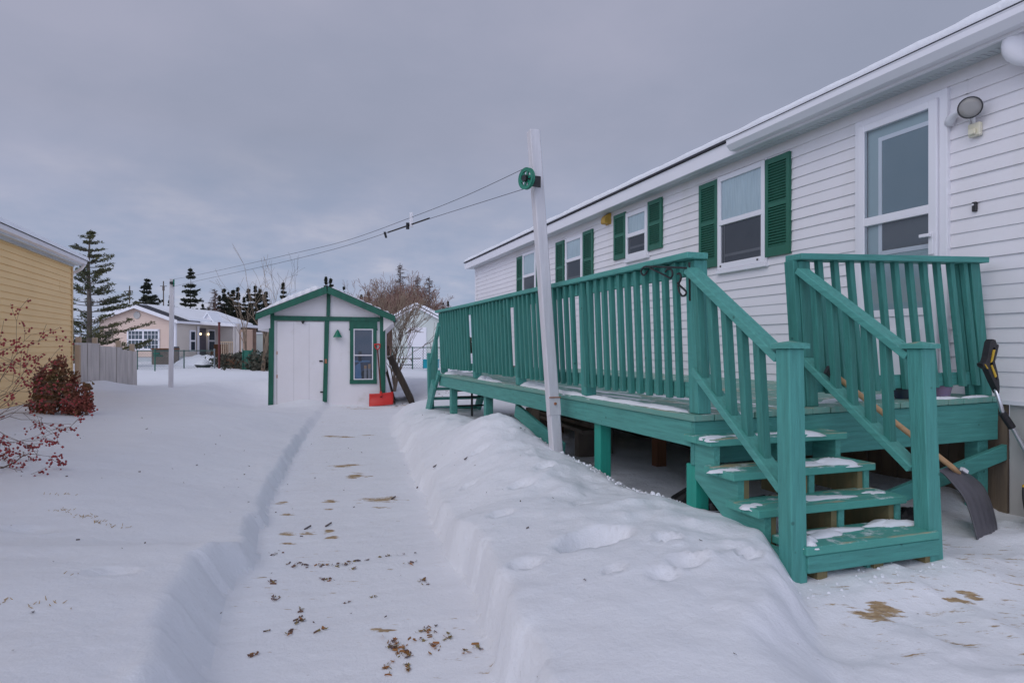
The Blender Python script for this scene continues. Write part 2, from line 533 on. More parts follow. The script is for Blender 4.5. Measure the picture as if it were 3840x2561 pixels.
def height(X, Y):
    h = 0.36 - 0.055 * sstep(0.4, 1.2, X) * sstep(12, 10, Y) + 0.035 * fbm(X, Y, 0.35, 3) + 0.010 * fbm(X, Y, 2.3, 3)
    h += 0.08 * sstep(-2.2, -4.2, X) * sstep(12.5, 9, Y)
    h += 0.17 * np.exp(-((X + 3.62) / 0.55) ** 2 - ((Y - 15.75) / 0.7) ** 2)
    h += 0.05 * np.exp(-((X + 2.0) / 0.9) ** 2 - ((Y - 5.9) / 0.9) ** 2)
    # the snow settles towards the shovelled path
    lp, rp = np.interp(Y, PY, PL), np.interp(Y, PY, PR)
    eh = np.interp(Y, [1, 3.0, 3.75, 4.05, 5, 8, 11, 14], [.225, .22, .205, .125, .11, .09, .06, .04])
    dd_ = np.maximum(0, np.maximum(lp - X, X - rp))
    k_ = np.exp(-(dd_ / np.where(X > rp, .35, 1.1)) ** 1.6) * sstep(15.5, 14, Y)
    h = h - np.maximum(0, np.where(X > rp, 0.305, 0.36) - eh) * k_
    # shovelled crumbs and crust along both lips of the path
    kc = np.exp(-(dd_ / .28) ** 2) * (dd_ > 0) * sstep(13, 11, Y)
    h = h + kc * (0.012 * np.maximum(0, fbm(X, Y, 7.5, 4) - .1) + .008 * fbm(X, Y, 2.9, 3))
    h = h + 0.0025 * fbm(X, Y, 11.0, 3)
    h = h + 0.008 * fbm(X, Y, 1.4, 3) * sstep(0.6, 1.0, X) * sstep(12, 9, Y)
    # drift thins out in front of the shed
    sh = sstep(11.0, 13.8, Y) * sstep(-1.9, -0.5, X) * sstep(3.9, 2.6, X) * sstep(18.5, 17.5, Y)
    h = h * (1 - sh) + sh * (0.035 + 0.02 * fbm(X, Y, 1.5, 2) + 0.13 * np.exp(-((X - 0.45) / 0.45) ** 2 - ((Y - 14.6) / 0.35) ** 2))
    # bank thrown up along the deck
    ry = np.interp(Y, [0.5, 1.4, 2.2, 2.5, 3.0, 3.34, 3.77, 4.2, 4.7, 5.1, 5.45, 5.8, 6.1, 6.5, 7.1, 7.7, 8.4, 9.1, 10.5],
                   [.33, .33, .32, .34, .315, .345, .315, .365, .40, .48, .53, .61, .57, .43, .39, .43, .37, .35, .34])
    rx = np.exp(-((X - 1.85) / 0.42) ** 2) * sstep(0.9, 1.3, X)
    lump = 0.5 + 0.5 * fbm(X, Y, 3.1, 3)
    h = h + rx * ((ry - 0.305) + 0.022 * fbm(X, Y, 4.5, 4) + 0.02 * np.maximum(0, fbm(X, Y, 8.5, 3) - .15)) * sstep(10.5, 9.5, Y)
    # hollow of an old footprint on the bank
    jg = 0.10 * fbm(X, Y, 6.0, 3)
    d = np.hypot((X - 1.42 - .5 * (Y - 2.86)) / 0.21, (Y - 2.86) / 0.13) + jg
    h -= 0.105 * sstep(1.05, 0.72, d)
    for (px_, py_, pr_, pd_) in ((1.70, 2.64, .07, .05), (1.62, 2.36, .09, .035), (1.02, 2.72, .08, .03), (1.92, 2.36, .06, .04), (1.30, 2.42, .05, .03), (1.45, 2.28, .07, .025),
                                 (1.2, 3.6, .08, .03), (1.5, 4.1, .09, .035), (1.28, 4.6, .06, .03), (1.65, 3.5, .06, .035), (1.75, 4.3, .08, .03), (1.55, 5.2, .08, .03), (-.7, 3.3, .09, .02), (-1.3, 4.2, .1, .02)):
        d = np.hypot((X - px_) / pr_, (Y - py_) / (pr_ * .75)) + jg * 1.6
        h -= pd_ * sstep(1.1, 0.6, d)
        h += pd_ * .25 * np.exp(-((d - 1.25) / .25) ** 2)
    # under the deck the snow is thin
    ud = sstep(2.08, 2.62, X + 0.06 * fbm(X, Y, 2.5, 3)) * sstep(3.0, 3.35, Y) * sstep(10.2, 9.6, Y)
    und = 0.14 + 0.05 * fbm(X, Y, 0.8, 3) + 0.05 * sstep(9, 5, Y) * 0
    und = und + 0.03 * np.maximum(0, fbm(X, Y, 9.0, 3)) * sstep(3.2, 2.2, X) + 0.12 * sstep(7.4, 9.0, Y)
    h = h * (1 - ud) + ud * und
    # shovelled ground around the foot of the steps
    xb = np.interp(Y, [0, 1.4, 1.63, 1.9, 2.47, 2.8, 3.3], [1.55, 1.74, 1.80, 1.92, 2.31, 2.40, 2.46]) + 0.05 * fbm(X, Y, 3.0, 3)
    wdt = np.interp(Y, [0.5, 1.6, 2.3, 2.6], [0.75, 0.5, 0.17, 0.15])
    s = np.clip((X - (xb - wdt)) / (wdt * 1.1), 0, 1)
    s = s * s * (3 - 2 * s) * sstep(3.6, 3.2, Y)
    sg = 0.10 + 0.012 * fbm(X, Y, 1.7, 4) + 0.024 * np.maximum(0, fbm(X, Y, 4.2, 4)) + 0.055 * sstep(2.0, 2.3, Y) * sstep(3.6, 3.2, X)
    h = h * (1 - s) + s * sg
    # the shovelled path
    l = np.interp(Y, PY, PL) + 0.022 * fbm(Y * 0 + 3.3, Y, 1.1, 3) + 0.012 * fbm(X, Y, 5, 2)
    r = np.interp(Y, PY, PR) + 0.022 * fbm(Y * 0 + 9.1, Y, 1.2, 3) + 0.012 * fbm(X, Y, 5, 2)
    cut_l = _G[np.floor(Y / .31 + .4).astype(int) % 256, 7] - .5
    cut_r = _G[np.floor(Y / .27).astype(int) % 256, 91] - .5
    l = l + .045 * cut_l * sstep(11, 9, Y)
    r = r + .045 * cut_r * sstep(11, 9, Y)
    # shovel cuts that step the bank's foot
    l = l - 0.055 * sstep(3.95, 3.75, Y) + 0.05 * sstep(2.7, 2.3, Y)
    r = r + 0.05 * sstep(3.75, 3.45, Y) - 0.05 * sstep(2.6, 2.2, Y)
    wl = 0.085 + 0.13 * sstep(4.0, 3.5, Y) + 0.10 * sstep(8, 12, Y)
    wr = 0.075 + 0.10 * sstep(8, 12, Y) + 0.10 * sstep(5, 8, Y)
    p = sstep(0, 1, (X - l + wl) / wl) * sstep(0, 1, (r + wr - X) / wr) * sstep(14.75, 14.55, Y)
    fl = 0.004 * fbm(X, Y, 2.2, 4) + 0.0025 * fbm(X * 0.6, Y * 3.5, 6, 2)
    h = h * (1 - p) + p * fl
    # ground beyond
    far = sstep(22, 60, np.hypot(X, Y))
    h = h * (1 - far) + far * (0.25 + 0.25 * fbm(X, Y, 0.03, 2))
    return h, p, s


def axis_pts(lo, hi, parts):
    pts = []
    for a, b, st in parts:
        pts += list(np.arange(a, b - 1e-6, st))
    pts.append(parts[-1][1])
    a, st = pts[0], parts[0][2]
    left = []
    while a > lo:
        st *= 1.35
        a -= st
        left.append(a)
    b, st = pts[-1], parts[-1][2]
    right = []
    while b < hi:
        st *= 1.35
        b += st
        right.append(b)
    return np.array(left[::-1] + pts + right)


gx = axis_pts(-420, 420, [(-4.4, -0.6, 0.06), (-0.6, 3.4, 0.028), (3.4, 5.2, 0.05)])
gy = axis_pts(-60, 520, [(0.4, 1.4, 0.05), (1.4, 6.2, 0.028), (6.2, 11.0, 0.045), (11.0, 19.0, 0.08)])
GX, GY = np.meshgrid(gx, gy)
GH, GP, GS = height(GX, GY)
nx, ny = len(gx), len(gy)
co = np.stack([GX, GY, GH], -1).reshape(-1, 3)
idx = np.arange(nx * ny).reshape(ny, nx)
quads = np.stack([idx[:-1, :-1], idx[:-1, 1:], idx[1:, 1:], idx[1:, :-1]], -1).reshape(-1, 4)
qp = (GP[:-1, :-1] + GP[1:, 1:]).reshape(-1) / 2
qs = (GS[:-1, :-1] + GS[1:, 1:]).reshape(-1) / 2
qx, qy = GX[:-1, :-1].reshape(-1), GY[:-1, :-1].reshape(-1)
sel_path = qp > 0.93
sel_s = (~sel_path) & (qs > 0.9) & (qx > 1.2) & (qx < 5.0) & (qy > -2)


BARE_SPOTS = ((.72, 9.49, .22, .05), (.62, 9.6, .12, .03), (.84, 9.38, .13, .03), (1.15, 9.49, .08, .035), (.60, 7.10, .13, .075), (.68, 7.12, .09, .06),
                       (.665, 6.54, .07, .11), (.74, 6.50, .09, .02), (.75, 5.43, .17, .055), (.72, 5.15, .10, .015), (.86, 5.50, .06, .02), (.00, 5.60, .06, .04), (.04, 5.2, .05, .03), (.36, 5.50, .06, .05), (.35, 5.25, .045, .03),
                       (.02, 4.62, .06, .03), (.03, 4.42, .06, .02), (.16, 4.60, .06, .025), (.29, 4.6, .03, .06), (.31, 4.46, .05, .03), (.42, 2.92, .055, .02), (2.36, 2.09, .11, .030), (2.43, 2.12, .08, .035), (2.85, 2.10, .055, .022), (2.97, 2.13, .07, .032),
                       (1.55, 13.62, .38, .05), (2.2, 13.72, .12, .03), (2.50, 14.10, .16, .05), (2.75, 14.1, .2, .04), (1.4, 14.0, .2, .03))
GB_ = np.zeros_like(GX)
for (bx, by, brx, bry) in BARE_SPOTS:      # where boot and shovel have scraped down to the ground
    ca_, sa_ = math.cos(-.33), math.sin(-.33)
    u_, v_ = (GX - bx) * ca_ + (GY - by) * sa_, -(GX - bx) * sa_ + (GY - by) * ca_
    GB_ = np.maximum(GB_, .92 * np.exp(-((u_ / (brx * 1.1)) ** 2 + (v_ / (bry * 1.35)) ** 2) ** 1.2 * .9))
GB_ = np.maximum(GB_, .22 * np.clip(fbm(GX * .6, GY, .9, 3), 0, 1) * (GP > .5))
GB_ = np.maximum(GB_, .25 * np.clip(fbm(GX, GY, 1.1, 3) + .2, 0, 1) * (GS > .8))


def ground_part(name, sel, mat, label, cat):
    q = quads[sel]
    used, inv = np.unique(q, return_inverse=True)
    me = bpy.data.meshes.new(name)
    me.from_pydata(co[used].tolist(), [], inv.reshape(-1, 4).tolist())
    me.materials.append(mat)
    me.attributes.new('bare', 'FLOAT', 'POINT').data.foreach_set('value', GB_.reshape(-1)[used].astype(np.float32))
    me.polygons.foreach_set('use_smooth', [True] * len(me.polygons))
    o = bpy.data.objects.new(name, me)
    COL.objects.link(o)
    return tag(o, label, cat, kind='structure')


ground_part('snow_ground', ~(sel_path | sel_s), LAWNSNOW, 'deep snow covering the yard and the banks beside the path', 'snow')
ground_part('path', sel_path, PATHSNOW, 'shovelled path of packed snow running to the shed', 'path')
ground_part('shovelled_ground', sel_s, PATHSNOW, 'scraped snowy ground at the foot of the deck steps', 'ground')


def gz(x, y):
    h, _, _ = height(np.array([[float(x)]]), np.array([[float(y)]]))
    return float(h[0, 0])


# ------------------------------------------------------------------ the white mobile home
HX = 4.76
home = thing('mobile_home', 'long white sided mobile home with green shutters behind the deck', 'house', (HX, 6.0, 0.0))
mb = MB()
siding(mb, HX, -3.0, 16.44, 0.88, 3.335, 'x', -1)
siding(mb, 16.44, HX, 9.0, 0.88, 3.335, 'y', 1)
siding(mb, 9.0, -3.0, 16.44, 0.88, 3.335, 'x', 1)
siding(mb, -3.0, HX, 9.0, 0.88, 3.335, 'y', -1)
for y in (-3.0, 16.44):
    mb.add([(HX, y, 3.335), (9.0, y, 3.335), (6.88, y, 3.98)], [(0, 1, 2)])
wall = link('wall', mb, SIDING, home)
mb = MB()
mb.box(HX - .022, HX + .09, 16.42, 16.462, .87, 3.33)
mb.box(HX - .022, HX + .02, 16.36, 16.42, .87, 3.33)
link('corner_trim', mb, VINYL, home, bevel=.003)
mb = MB()
mb.box(HX - .03, HX + .02, -3.0, 16.46, .855, .884)
link('starter_strip', mb, VINYL, home)
mb = MB()
for i in range(int((16.4 - 3.16) / 0.145)):
    y = 3.16 + i * 0.145
    o = random.uniform(-.004, .004)
    mb.box(HX + .012 + o, HX + .032 + o, y + .004, y + .141, -.1, .853)
link('skirting', mb, BROWNPLANK, home)['label'] = 'brown vertical plank skirting under the deck'
mb = MB()
for i in range(30):
    y = -3.0 + i * 0.205
    mb.box(HX + .006, HX + .02, y, y + .2, -.1, .853)
    mb.box(HX - .006, HX + .006, y + .03, y + .055, -.1, .853)
link('skirting_panel', mb, PANELGREY, home)['label'] = 'grey ribbed skirting panel beside the steps'
# eaves
mb = MB()
mb.box(4.545, HX, -3.2, 16.64, 3.315, 3.33)
for i in range(190):
    y = -1.0 + i * 0.05
    mb.box(4.655, 4.735, y, y + .018, 3.309, 3.315)
mb.box(HX, 9.0, 16.45, 16.64, 3.315, 3.33)
link('soffit', mb, SOFF, home)
mb = MB()
mb.box(4.52, 4.544, -3.2, 16.64, 3.30, 3.455)
mb.prism([(4.52, 3.30), (4.52, 3.455), (6.88, 4.075), (9.24, 3.455), (9.24, 3.30), (6.88, 3.92)], 'y', 16.641, 16.665)
link('fascia', mb, VINYL, home)
mb = MB()
mb.prism([(4.515, 3.320), (4.45, 3.320), (4.405, 3.370), (4.405, 3.412), (4.398, 3.425), (4.41, 3.428), (4.416, 3.414), (4.416, 3.376),
          (4.455, 3.330), (4.515, 3.330)], 'y', -3.2, 5.75)
mb.prism([(4.515, 3.323), (4.45, 3.323), (4.41, 3.372), (4.41, 3.42), (4.515, 3.42)], 'y', 5.735, 5.755)
gut = link('gutter', mb, VINYL, home)
mb = MB()
mb.prism([(4.495, 3.458), (4.495, 3.484), (6.88, 4.11), (9.26, 3.484), (9.26, 3.458), (6.88, 4.083)], 'y', -3.2, 16.67)
roof = link('roof', mb, SHINGLE, home)
# snow on the roof: a sheet with an uneven edge
mb = MB()
ys = np.arange(-3.2, 16.7, 0.07)
prof = []
for y in ys:
    th = 0.078 + 0.010 * float(fbm(np.array(y), np.array(2.0), 1.2, 3)) + 0.006 * float(fbm(np.array(y), np.array(5.0), 7.0, 2))
    e = 4.52 + 0.012 * float(fbm(np.array(y), np.array(9.0), 3.0, 3))
    prof.append([(e + .01, y, 3.487 + (e - 4.495) * .262), (e, y, 3.49 + th * .55), (e + .035, y, 3.494 + th), (e + .3, y, 3.56 + th * 1.1),
                 (6.88, y, 4.12 + th * 1.1), (9.2, y, 3.50 + th)])
for p in prof:
    mb.v += p
for i in range(len(ys) - 1):
    for k in range(5):
        a = i * 6 + k
        mb.f.append((a, a + 6, a + 7, a + 1))
        mb.m.append(0)
link('roof_snow', mb, SNOW, roof, smooth=True)


def window(y0, y1, z0, z1, mid, name='window', fw=.055, screw=False):
    mb = MB()
    x0, x1 = HX - .045, HX
    mb.box(x0, x1, y0, y0 + fw, z0, z1)
    mb.box(x0, x1, y1 - fw, y1, z0, z1)
    mb.box(x0 + .001, x1, y0 + fw, y1 - fw, z1 - fw * 1.1, z1 - .001)
    mb.box(x0 + .001, x1, y0 + fw, y1 - fw, z0 + .001, z0 + fw * 1.3)
    mb.box(x0 - .006, x1, y0 + fw * .6, y1 - fw * .6, mid - .028, mid + .028)
    mb.box(x0 + .01, x1, y0 - .018, y0 - .001, z0 - .018, z1 + .018)
    mb.box(x0 + .01, x1, y1 + .001, y1 + .018, z0 - .018, z1 + .018)
    w = link(name, mb, VINYL, home, bevel=.004)
    mb = MB()
    mb.box(x0 - .012, x1, y0 - .025, y1 + .025, z0 - .045, z0 - .002)
    link('sill', mb, VINYL, w, bevel=.004)
    # sashes: panes, curtain and insect screen
    a0, a1 = y0 + fw, y1 - fw
    for q0, q1 in ((mid + .028, z1 - fw * 1.1), (z0 + fw * 1.3, mid - .028)):
        mb = MB()
        mb.add([(x0 + .014, a0, q0), (x0 + .014, a1, q0), (x0 + .014, a1, q1), (x0 + .014, a0, q1)], [(0, 3, 2, 1)])
        link('pane', mb, GLASS, w)
    mb = MB()
    n = 40
    for i in range(n):
        for j in range(n):
            pass
    for i in range(n + 1):
        y = a0 + (a1 - a0) * i / n
        dx = .003 * math.sin(i * 1.3) + .002 * math.sin(i * 2.9 + 1)
        mb.v += [(x0 + .024 + dx, y, mid), (x0 + .024 + dx, y, z1 - fw * .8)]
    for i in range(n):
        mb.f.append((2 * i, 2 * i + 1, 2 * i + 3, 2 * i + 2))
        mb.m.append(0)
    link('curtain', mb, CURT, w, smooth=True)
    mb = MB()
    mb.box(x0 + .028, x0 + .03, a0, a1, z0 + fw * .8, mid, 0)
    mb.box(x0 + .022, x0 + .027, a1 - .05, a1 - .035, z0 + fw * 1.3, mid - .03, 1)
    mb.box(x0 + .022, x0 + .027, a0, a1 - .05, z0 + fw * 1.3 + .07, z0 + fw * 1.3 + .10, 1)
    link('screen', mb, [SCREEN, M('screen_rail', (0.16, 0.15, 0.16), None, .5)], w)
    if screw:
        for y in (y0 + .09, y1 - .07):
            mb = MB()
            mb.box(x0 - .004, x0, y, y + .025, z0 + .03, z0 + .048)
            link('drain_cap', mb, BLACKP, w)
    return w


def shutter(y0, y1, z0, z1):
    mb = MB()
    x0, x1 = HX - .040, HX - .012
    st = .045
    mid = z0 + (z1 - z0) * .52
    bh = .10 if z1 - z0 > .8 else .07
    mb.box(x0, x1, y0, y0 + st, z0, z1)
    mb.box(x0, x1, y1 - st, y1, z0, z1)
    for a, b in ((z0, z0 + bh), (mid - .022, mid + .022), (z1 - .06, z1)):
        mb.box(x0 + .001, x1, y0 + st, y1 - st, a + (.001 if a == z0 else 0), b - (.001 if b == z1 else 0))
    mb.box(x1 - .005, x1 + .0, y0 + st, y1 - st, z0 + bh, z1 - .06)
    for a, b in ((z0 + bh, mid - .022), (mid + .022, z1 - .06)):
        n = max(6, int((b - a) / .027))
        for i in range(n):
            z = a + (b - a) * (i + .15) / n
            d = (b - a) / n
            mb.add([(x0 + .003, y0 + st, z), (x0 + .003, y1 - st, z), (x1 - .006, y1 - st, z + d * .75), (x1 - .006, y0 + st, z + d * .75),
                    (x0 + .003, y0 + st, z + d * .35), (x0 + .003, y1 - st, z + d * .35)],
                   [(0, 1, 2, 3), (4, 3, 2, 5), (0, 4, 5, 1)])
    o = link('shutter', mb, SHUT, home)
    o.rotation_euler = (0, 0, 0)
    return o


window(5.54, 6.315, 2.135, 3.20, 2.665, screw=True)
shutter(6.33, 6.68, 2.185, 3.19)
shutter(5.19, 5.535, 2.182, 3.19)
window(7.87, 8.455, 2.525, 3.195, 2.86)
shutter(8.478, 8.83, 2.56, 3.235)
shutter(7.505, 7.85, 2.57, 3.24)
window(9.935, 10.62, 2.30, 3.155, 2.765)
shutter(10.70, 11.06, 2.17, 3.165)
shutter(9.55, 9.91, 2.17, 3.17)
window(12.07, 12.80, 2.20, 3.20, 2.715)
shutter(12.83, 13.18, 2.19, 3.17)
shutter(11.68, 12.04, 2.19, 3.17)

# storm door with the inner door behind it
mb = MB()
x0 = HX - .07
mb.box(HX - .045, HX, 4.345, 4.40, .90, 3.205)
mb.box(HX - .045, HX, 3.56, 3.625, .90, 3.205)
mb.box(HX - .045, HX, 3.625, 4.345, 3.15, 3.205)
mb.box(x0, HX - .03, 4.283, 4.343, .93, 3.148)
mb.box(x0, HX - .03, 3.627, 3.695, .93, 3.148)
mb.box(x0 + .001, HX - .03, 3.695, 4.283, 3.088, 3.147)
mb.box(x0 + .001, HX - .03, 3.695, 4.283, 2.28, 2.35)
mb.box(x0 + .001, HX - .03, 3.695, 4.283, 1.50, 1.56)
mb.box(x0 + .012, HX - .03, 3.695, 4.283, .931, 1.50)
mb.box(x0 + .004, x0 + .012, 3.76, 4.21, 1.02, 1.40)
for z in (1.25, 1.9, 2.4, 2.8):
    mb.box(HX - .052, HX - .044, 4.338, 4.35, z, z + .09)
door = link('storm_door', mb, VINYL, home, bevel=.004)
for z0, z1 in ((2.35, 3.088), (1.56, 2.28)):
    mb = MB()
    mb.add([(x0 + .012, 3.695, z0), (x0 + .012, 4.283, z0), (x0 + .012, 4.283, z1), (x0 + .012, 3.695, z1)], [(0, 3, 2, 1)])
    link('pane', mb, GLASS, door)
mb = MB()
xb = HX - .022
mb.box(xb, HX - .016, 3.695, 4.283, 1.5, 3.1, 0)
mb.box(xb - .008, xb, 4.14, 4.175, 2.02, 3.01, 1)
mb.box(xb - .008, xb, 3.695, 4.14, 2.975, 3.01, 1)
mb.box(xb - .008, xb, 3.695, 4.14, 2.02, 2.055, 1)
mb.box(xb - .003, xb, 3.695, 4.14, 2.30, 2.975, 2)
mb.box(xb - .003, xb, 3.695, 4.14, 2.055, 2.30, 3)
link('inner_door', mb, [INNER, VINYL, INNERG, INNERD], door)
mb = MB()
mb.box(x0 - .012, x0, 3.645, 3.685, 1.96, 2.13)
mb.box(x0 - .045, x0 - .012, 3.655, 3.675, 2.095, 2.12)
mb.box(x0 - .05, x0 - .034, 3.65, 3.735, 2.095, 2.12)
link('handle', mb, VINYL, door, bevel=.003)

# fittings on the wall
t = thing('flood_light', 'round floodlight with dark rim on a white arm beside the storm door', 'light', (HX, 3.36, 2.80))
mb = MB()
ax = Vector((-.80, -.55, -.10))
c0 = Vector((4.645, 3.335, 2.965))
mb.lathe(c0 - ax * .045, ax, [(0, .03), (.015, .062), (.05, .078)], 26, 0)
head = link('lamp_head', mb, BLACKP, t, smooth=True, auto=R(40))
mb = MB()
mb.lathe(c0, ax, [(.003, .070), (.012, .066), (.016, .04)], 26)
link('lens', mb, LENS, t, smooth=True)
mb = MB()
mb.box(HX - .05, HX - .014, 3.315, 3.40, 2.775, 2.87)
mb.box(HX - .072, HX - .05, 3.335, 3.385, 2.785, 2.825)
link('sensor_box', mb, YELLOWED, t, bevel=.005)
mb = MB()
mb.tube([(4.73, 3.36, 2.86), (4.70, 3.35, 2.90), (4.675, 3.34, 2.94)], .012, 8)
mb.tube([(4.73, 3.385, 2.86), (4.71, 3.385, 2.905), (4.68, 3.365, 2.94)], .008, 8)
link('bracket', mb, VINYL, t, smooth=True)
mb = MB()
mb.tube([(4.735, 3.555, 2.93), (4.715, 3.53, 2.955), (4.69, 3.48, 2.975), (4.665, 3.42, 2.975), (4.655, 3.385, 2.96)], [.036, .035, .026, .015, .012], 12)
link('arm', mb, VINYL, t, smooth=True)
t = thing('doorbell', 'small black doorbell on white siding beside the storm door', 'doorbell', (HX, 3.37, 2.25))
mb = MB()
mb.box(HX - .032, HX - .008, 3.354, 3.385, 2.235, 2.305)
link('casing', mb, BLACKP, t, bevel=.004)
mb = MB()
mb.lathe((HX - .032, 3.375, 2.285), (-1, 0, 0), [(0, .008), (.004, .007)], 12)
link('button', mb, VINYL, t)
t = thing('wall_vent', 'yellowed dryer vent hood high on the white siding between shuttered windows', 'vent', (HX, 9.03, 3.15))
mb = MB()
mb.box(HX - .03, HX - .008, 8.95, 9.11, 3.14, 3.31)
link('flange', mb, VENTY, t, bevel=.006)
mb = MB()
pr = [(HX - .03, 3.30)] + [(HX - .03 - .09 * math.sin(a), 3.18 + .12 * math.cos(a)) for a in (0.4, .8, 1.2, 1.6)] + [(HX - .11, 3.15), (HX - .03, 3.15)]
mb.prism(pr, 'y', 8.965, 9.095)
link('hood', mb, VENTY, t, bevel=.004)
t = thing('siren_box', 'white round fixture hanging under the eave in the top right corner', 'fixture', (4.70, 2.95, 3.30))
mb = MB()
mb.lathe((4.66, 2.955, 3.26), (-.75, -.6, -.1), [(0, .135), (.02, .15), (.05, .15), (.075, .13), (.085, .10)], 30)
link('cover', mb, VINYL, t, smooth=True, auto=R(40))
mb = MB()
for k in range(5):
    mb.bar((4.585, 2.83 + .0 * k, 3.34 - .035 * k), (4.54, 2.90, 3.34 - .035 * k), .008, .006, (0, 0, 1))
mb.box(4.60, 4.76, 2.93, 2.98, 3.13, 3.15)
mb.box(4.56, 4.6, 2.95, 2.98, 3.38, 3.40)
link('mounting_strap', mb, BLACKP, t)

# ------------------------------------------------------------------ deck
deck = thing('timber_deck', 'green painted timber deck with railings and steps along the white mobile home', 'deck', (2.23, 3.2, 0.0))


def dz(x):                          # the deck has sagged away from the house
    return 0.862 + (x - 2.23) * 0.0185


mb = MB()
x = 2.215
k = 0
rr = random.Random(4)
while x < 4.72:
    x2 = min(x + .138, 4.74)
    cuts = [3.18 + rr.uniform(-.004, .006), rr.uniform(6.2, 6.9), 9.69]
    for a, b in zip(cuts[:-1], cuts[1:]):
        j = rr.uniform(-.0015, .0015)
        mb.hexa([(x, a + .001, dz(x) - .036), (x2, a + .001, dz(x2) - .036), (x2, b - .002, dz(x2) - .036), (x, b - .002, dz(x) - .036)],
                [(x, a + .001, dz(x) + j), (x2, a + .001, dz(x2) + j), (x2, b - .002, dz(x2) + j), (x, b - .002, dz(x) + j)])
    x = x2 + .006
link('decking', mb, WORN, deck, bevel=.003)
for (a, b) in ((3.23, 4.62), (4.623, 6.42), (6.423, 9.69)):
    mb = MB()
    mb.box(2.23, 2.268, a, b, .676, .824)
    link('rim_board', mb, GREEN, deck, bevel=.003)
for z0, z1, dy in ((.700, .822, 0.0), (.572, .6975, .002)):
    mb = MB()
    mb.hexa([(2.232, 3.20 + dy, z0), (4.735, 3.20 + dy, z0 + .035), (4.735, 3.238 + dy, z0 + .035), (2.232, 3.238 + dy, z0)],
            [(2.232, 3.20 + dy, z1), (4.735, 3.20 + dy, z1 + .046), (4.735, 3.238 + dy, z1 + .046), (2.232, 3.238 + dy, z1)])
    link('front_board', mb, GREENX, deck, bevel=.003)
mb = MB()
mb.box(2.27, 4.73, 9.652, 9.69, .676, .824)
link('end_board', mb, GREEN, deck, bevel=.003)
mb = MB()
for i in range(15):
    y = 3.5 + i * .41
    mb.box(2.27, 4.73, y, y + .038, .69, .822)
link('joists', mb, REDWOOD, deck)
for (xa, xb_, ya, yb, zb, zt, m, lab) in (
        (2.245, 2.335, 3.205, 3.30, -.05, .571, GREENP, 'bright green post under the front corner of the deck'),
        (2.272, 2.365, 4.46, 4.56, 0.0, .689, GREENP, 'bright green post in the snow right of the white pole'),
        (2.272, 2.365, 7.42, 7.51, 0.0, .689, GREEN, None),
        (2.272, 2.365, 9.10, 9.20, 0.0, .689, GREEN, None),
        (2.40, 2.49, 6.24, 6.33, 0.0, .689, POSTW, 'half painted post behind the fallen brace'),
        (3.26, 3.36, 5.25, 5.35, -.05, .689, REDWOOD, 'brown unpainted post under the middle of the deck'),
        (3.26, 3.36, 7.6, 7.7, -.05, .689, REDWOOD, None),
        (4.60, 4.70, 3.245, 3.345, -.1, .60, GREEN, 'green post at the house end of the deck front')):
    mb = MB()
    mb.post(xa, xb_, ya, yb, zb, zt, 0, 0)
    o = link('support_post', mb, m, deck, bevel=.004)
    if lab:
        o['label'] = lab
mb = MB()
mb.bar((4.80, 3.185, .525), (3.25, 3.185, .17), .105, .038, (0, 0, 1))
link('brace', mb, GREENX, deck, bevel=.003)['label'] = 'slanting green brace on the deck front'
mb = MB()
mb.bar((2.30, 6.42, .60), (2.36, 5.35, .33), .14, .038, (0, 0, 1))
link('brace', mb, GREEN, deck, bevel=.003)['label'] = 'loose green board slanting down into the snow'

# side railing
mb = MB()
CAPZ = 1.757
for (a, b, w0, w1) in ((3.17, 4.62, 0, .0), (4.622, 6.26, .0, .006), (6.262, 7.86, .006, .003), (7.862, 9.70, .003, .012)):
    mb.hexa([(2.165, a, CAPZ + w0), (2.305, a, CAPZ + w0), (2.305, b, CAPZ + w1), (2.165, b, CAPZ + w1)],
            [(2.165, a, CAPZ + .036 + w0), (2.305, a, CAPZ + .036 + w0), (2.305, b, CAPZ + .036 + w1), (2.165, b, CAPZ + .036 + w1)])
for (a, b) in ((3.30, 4.68), (4.77, 6.25), (6.34, 7.85), (7.94, 9.62)):
    mb.box(2.222, 2.258, a, b, 1.665, 1.754)
    mb.box(2.262, 2.30, a, b, .955, 1.044)
side = link('side_railing', mb, GREEN, deck, bevel=.003)
PST = [(3.205, 3.295), (4.68, 4.77), (6.25, 6.34), (7.85, 7.94), (9.62, 9.71)]
for i, (a, b) in enumerate(PST):
    mb = MB()
    mb.post(2.262, 2.352, a, b, dz(2.3) + .002, 1.755, -.028)
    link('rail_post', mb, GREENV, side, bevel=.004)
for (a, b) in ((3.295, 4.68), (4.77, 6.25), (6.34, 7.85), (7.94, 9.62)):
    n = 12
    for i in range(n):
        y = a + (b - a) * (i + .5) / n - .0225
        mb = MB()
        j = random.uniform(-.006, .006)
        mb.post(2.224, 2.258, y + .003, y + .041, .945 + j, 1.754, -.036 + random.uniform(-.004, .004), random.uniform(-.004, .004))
        link('baluster', mb, GREENB, side, bevel=.003)

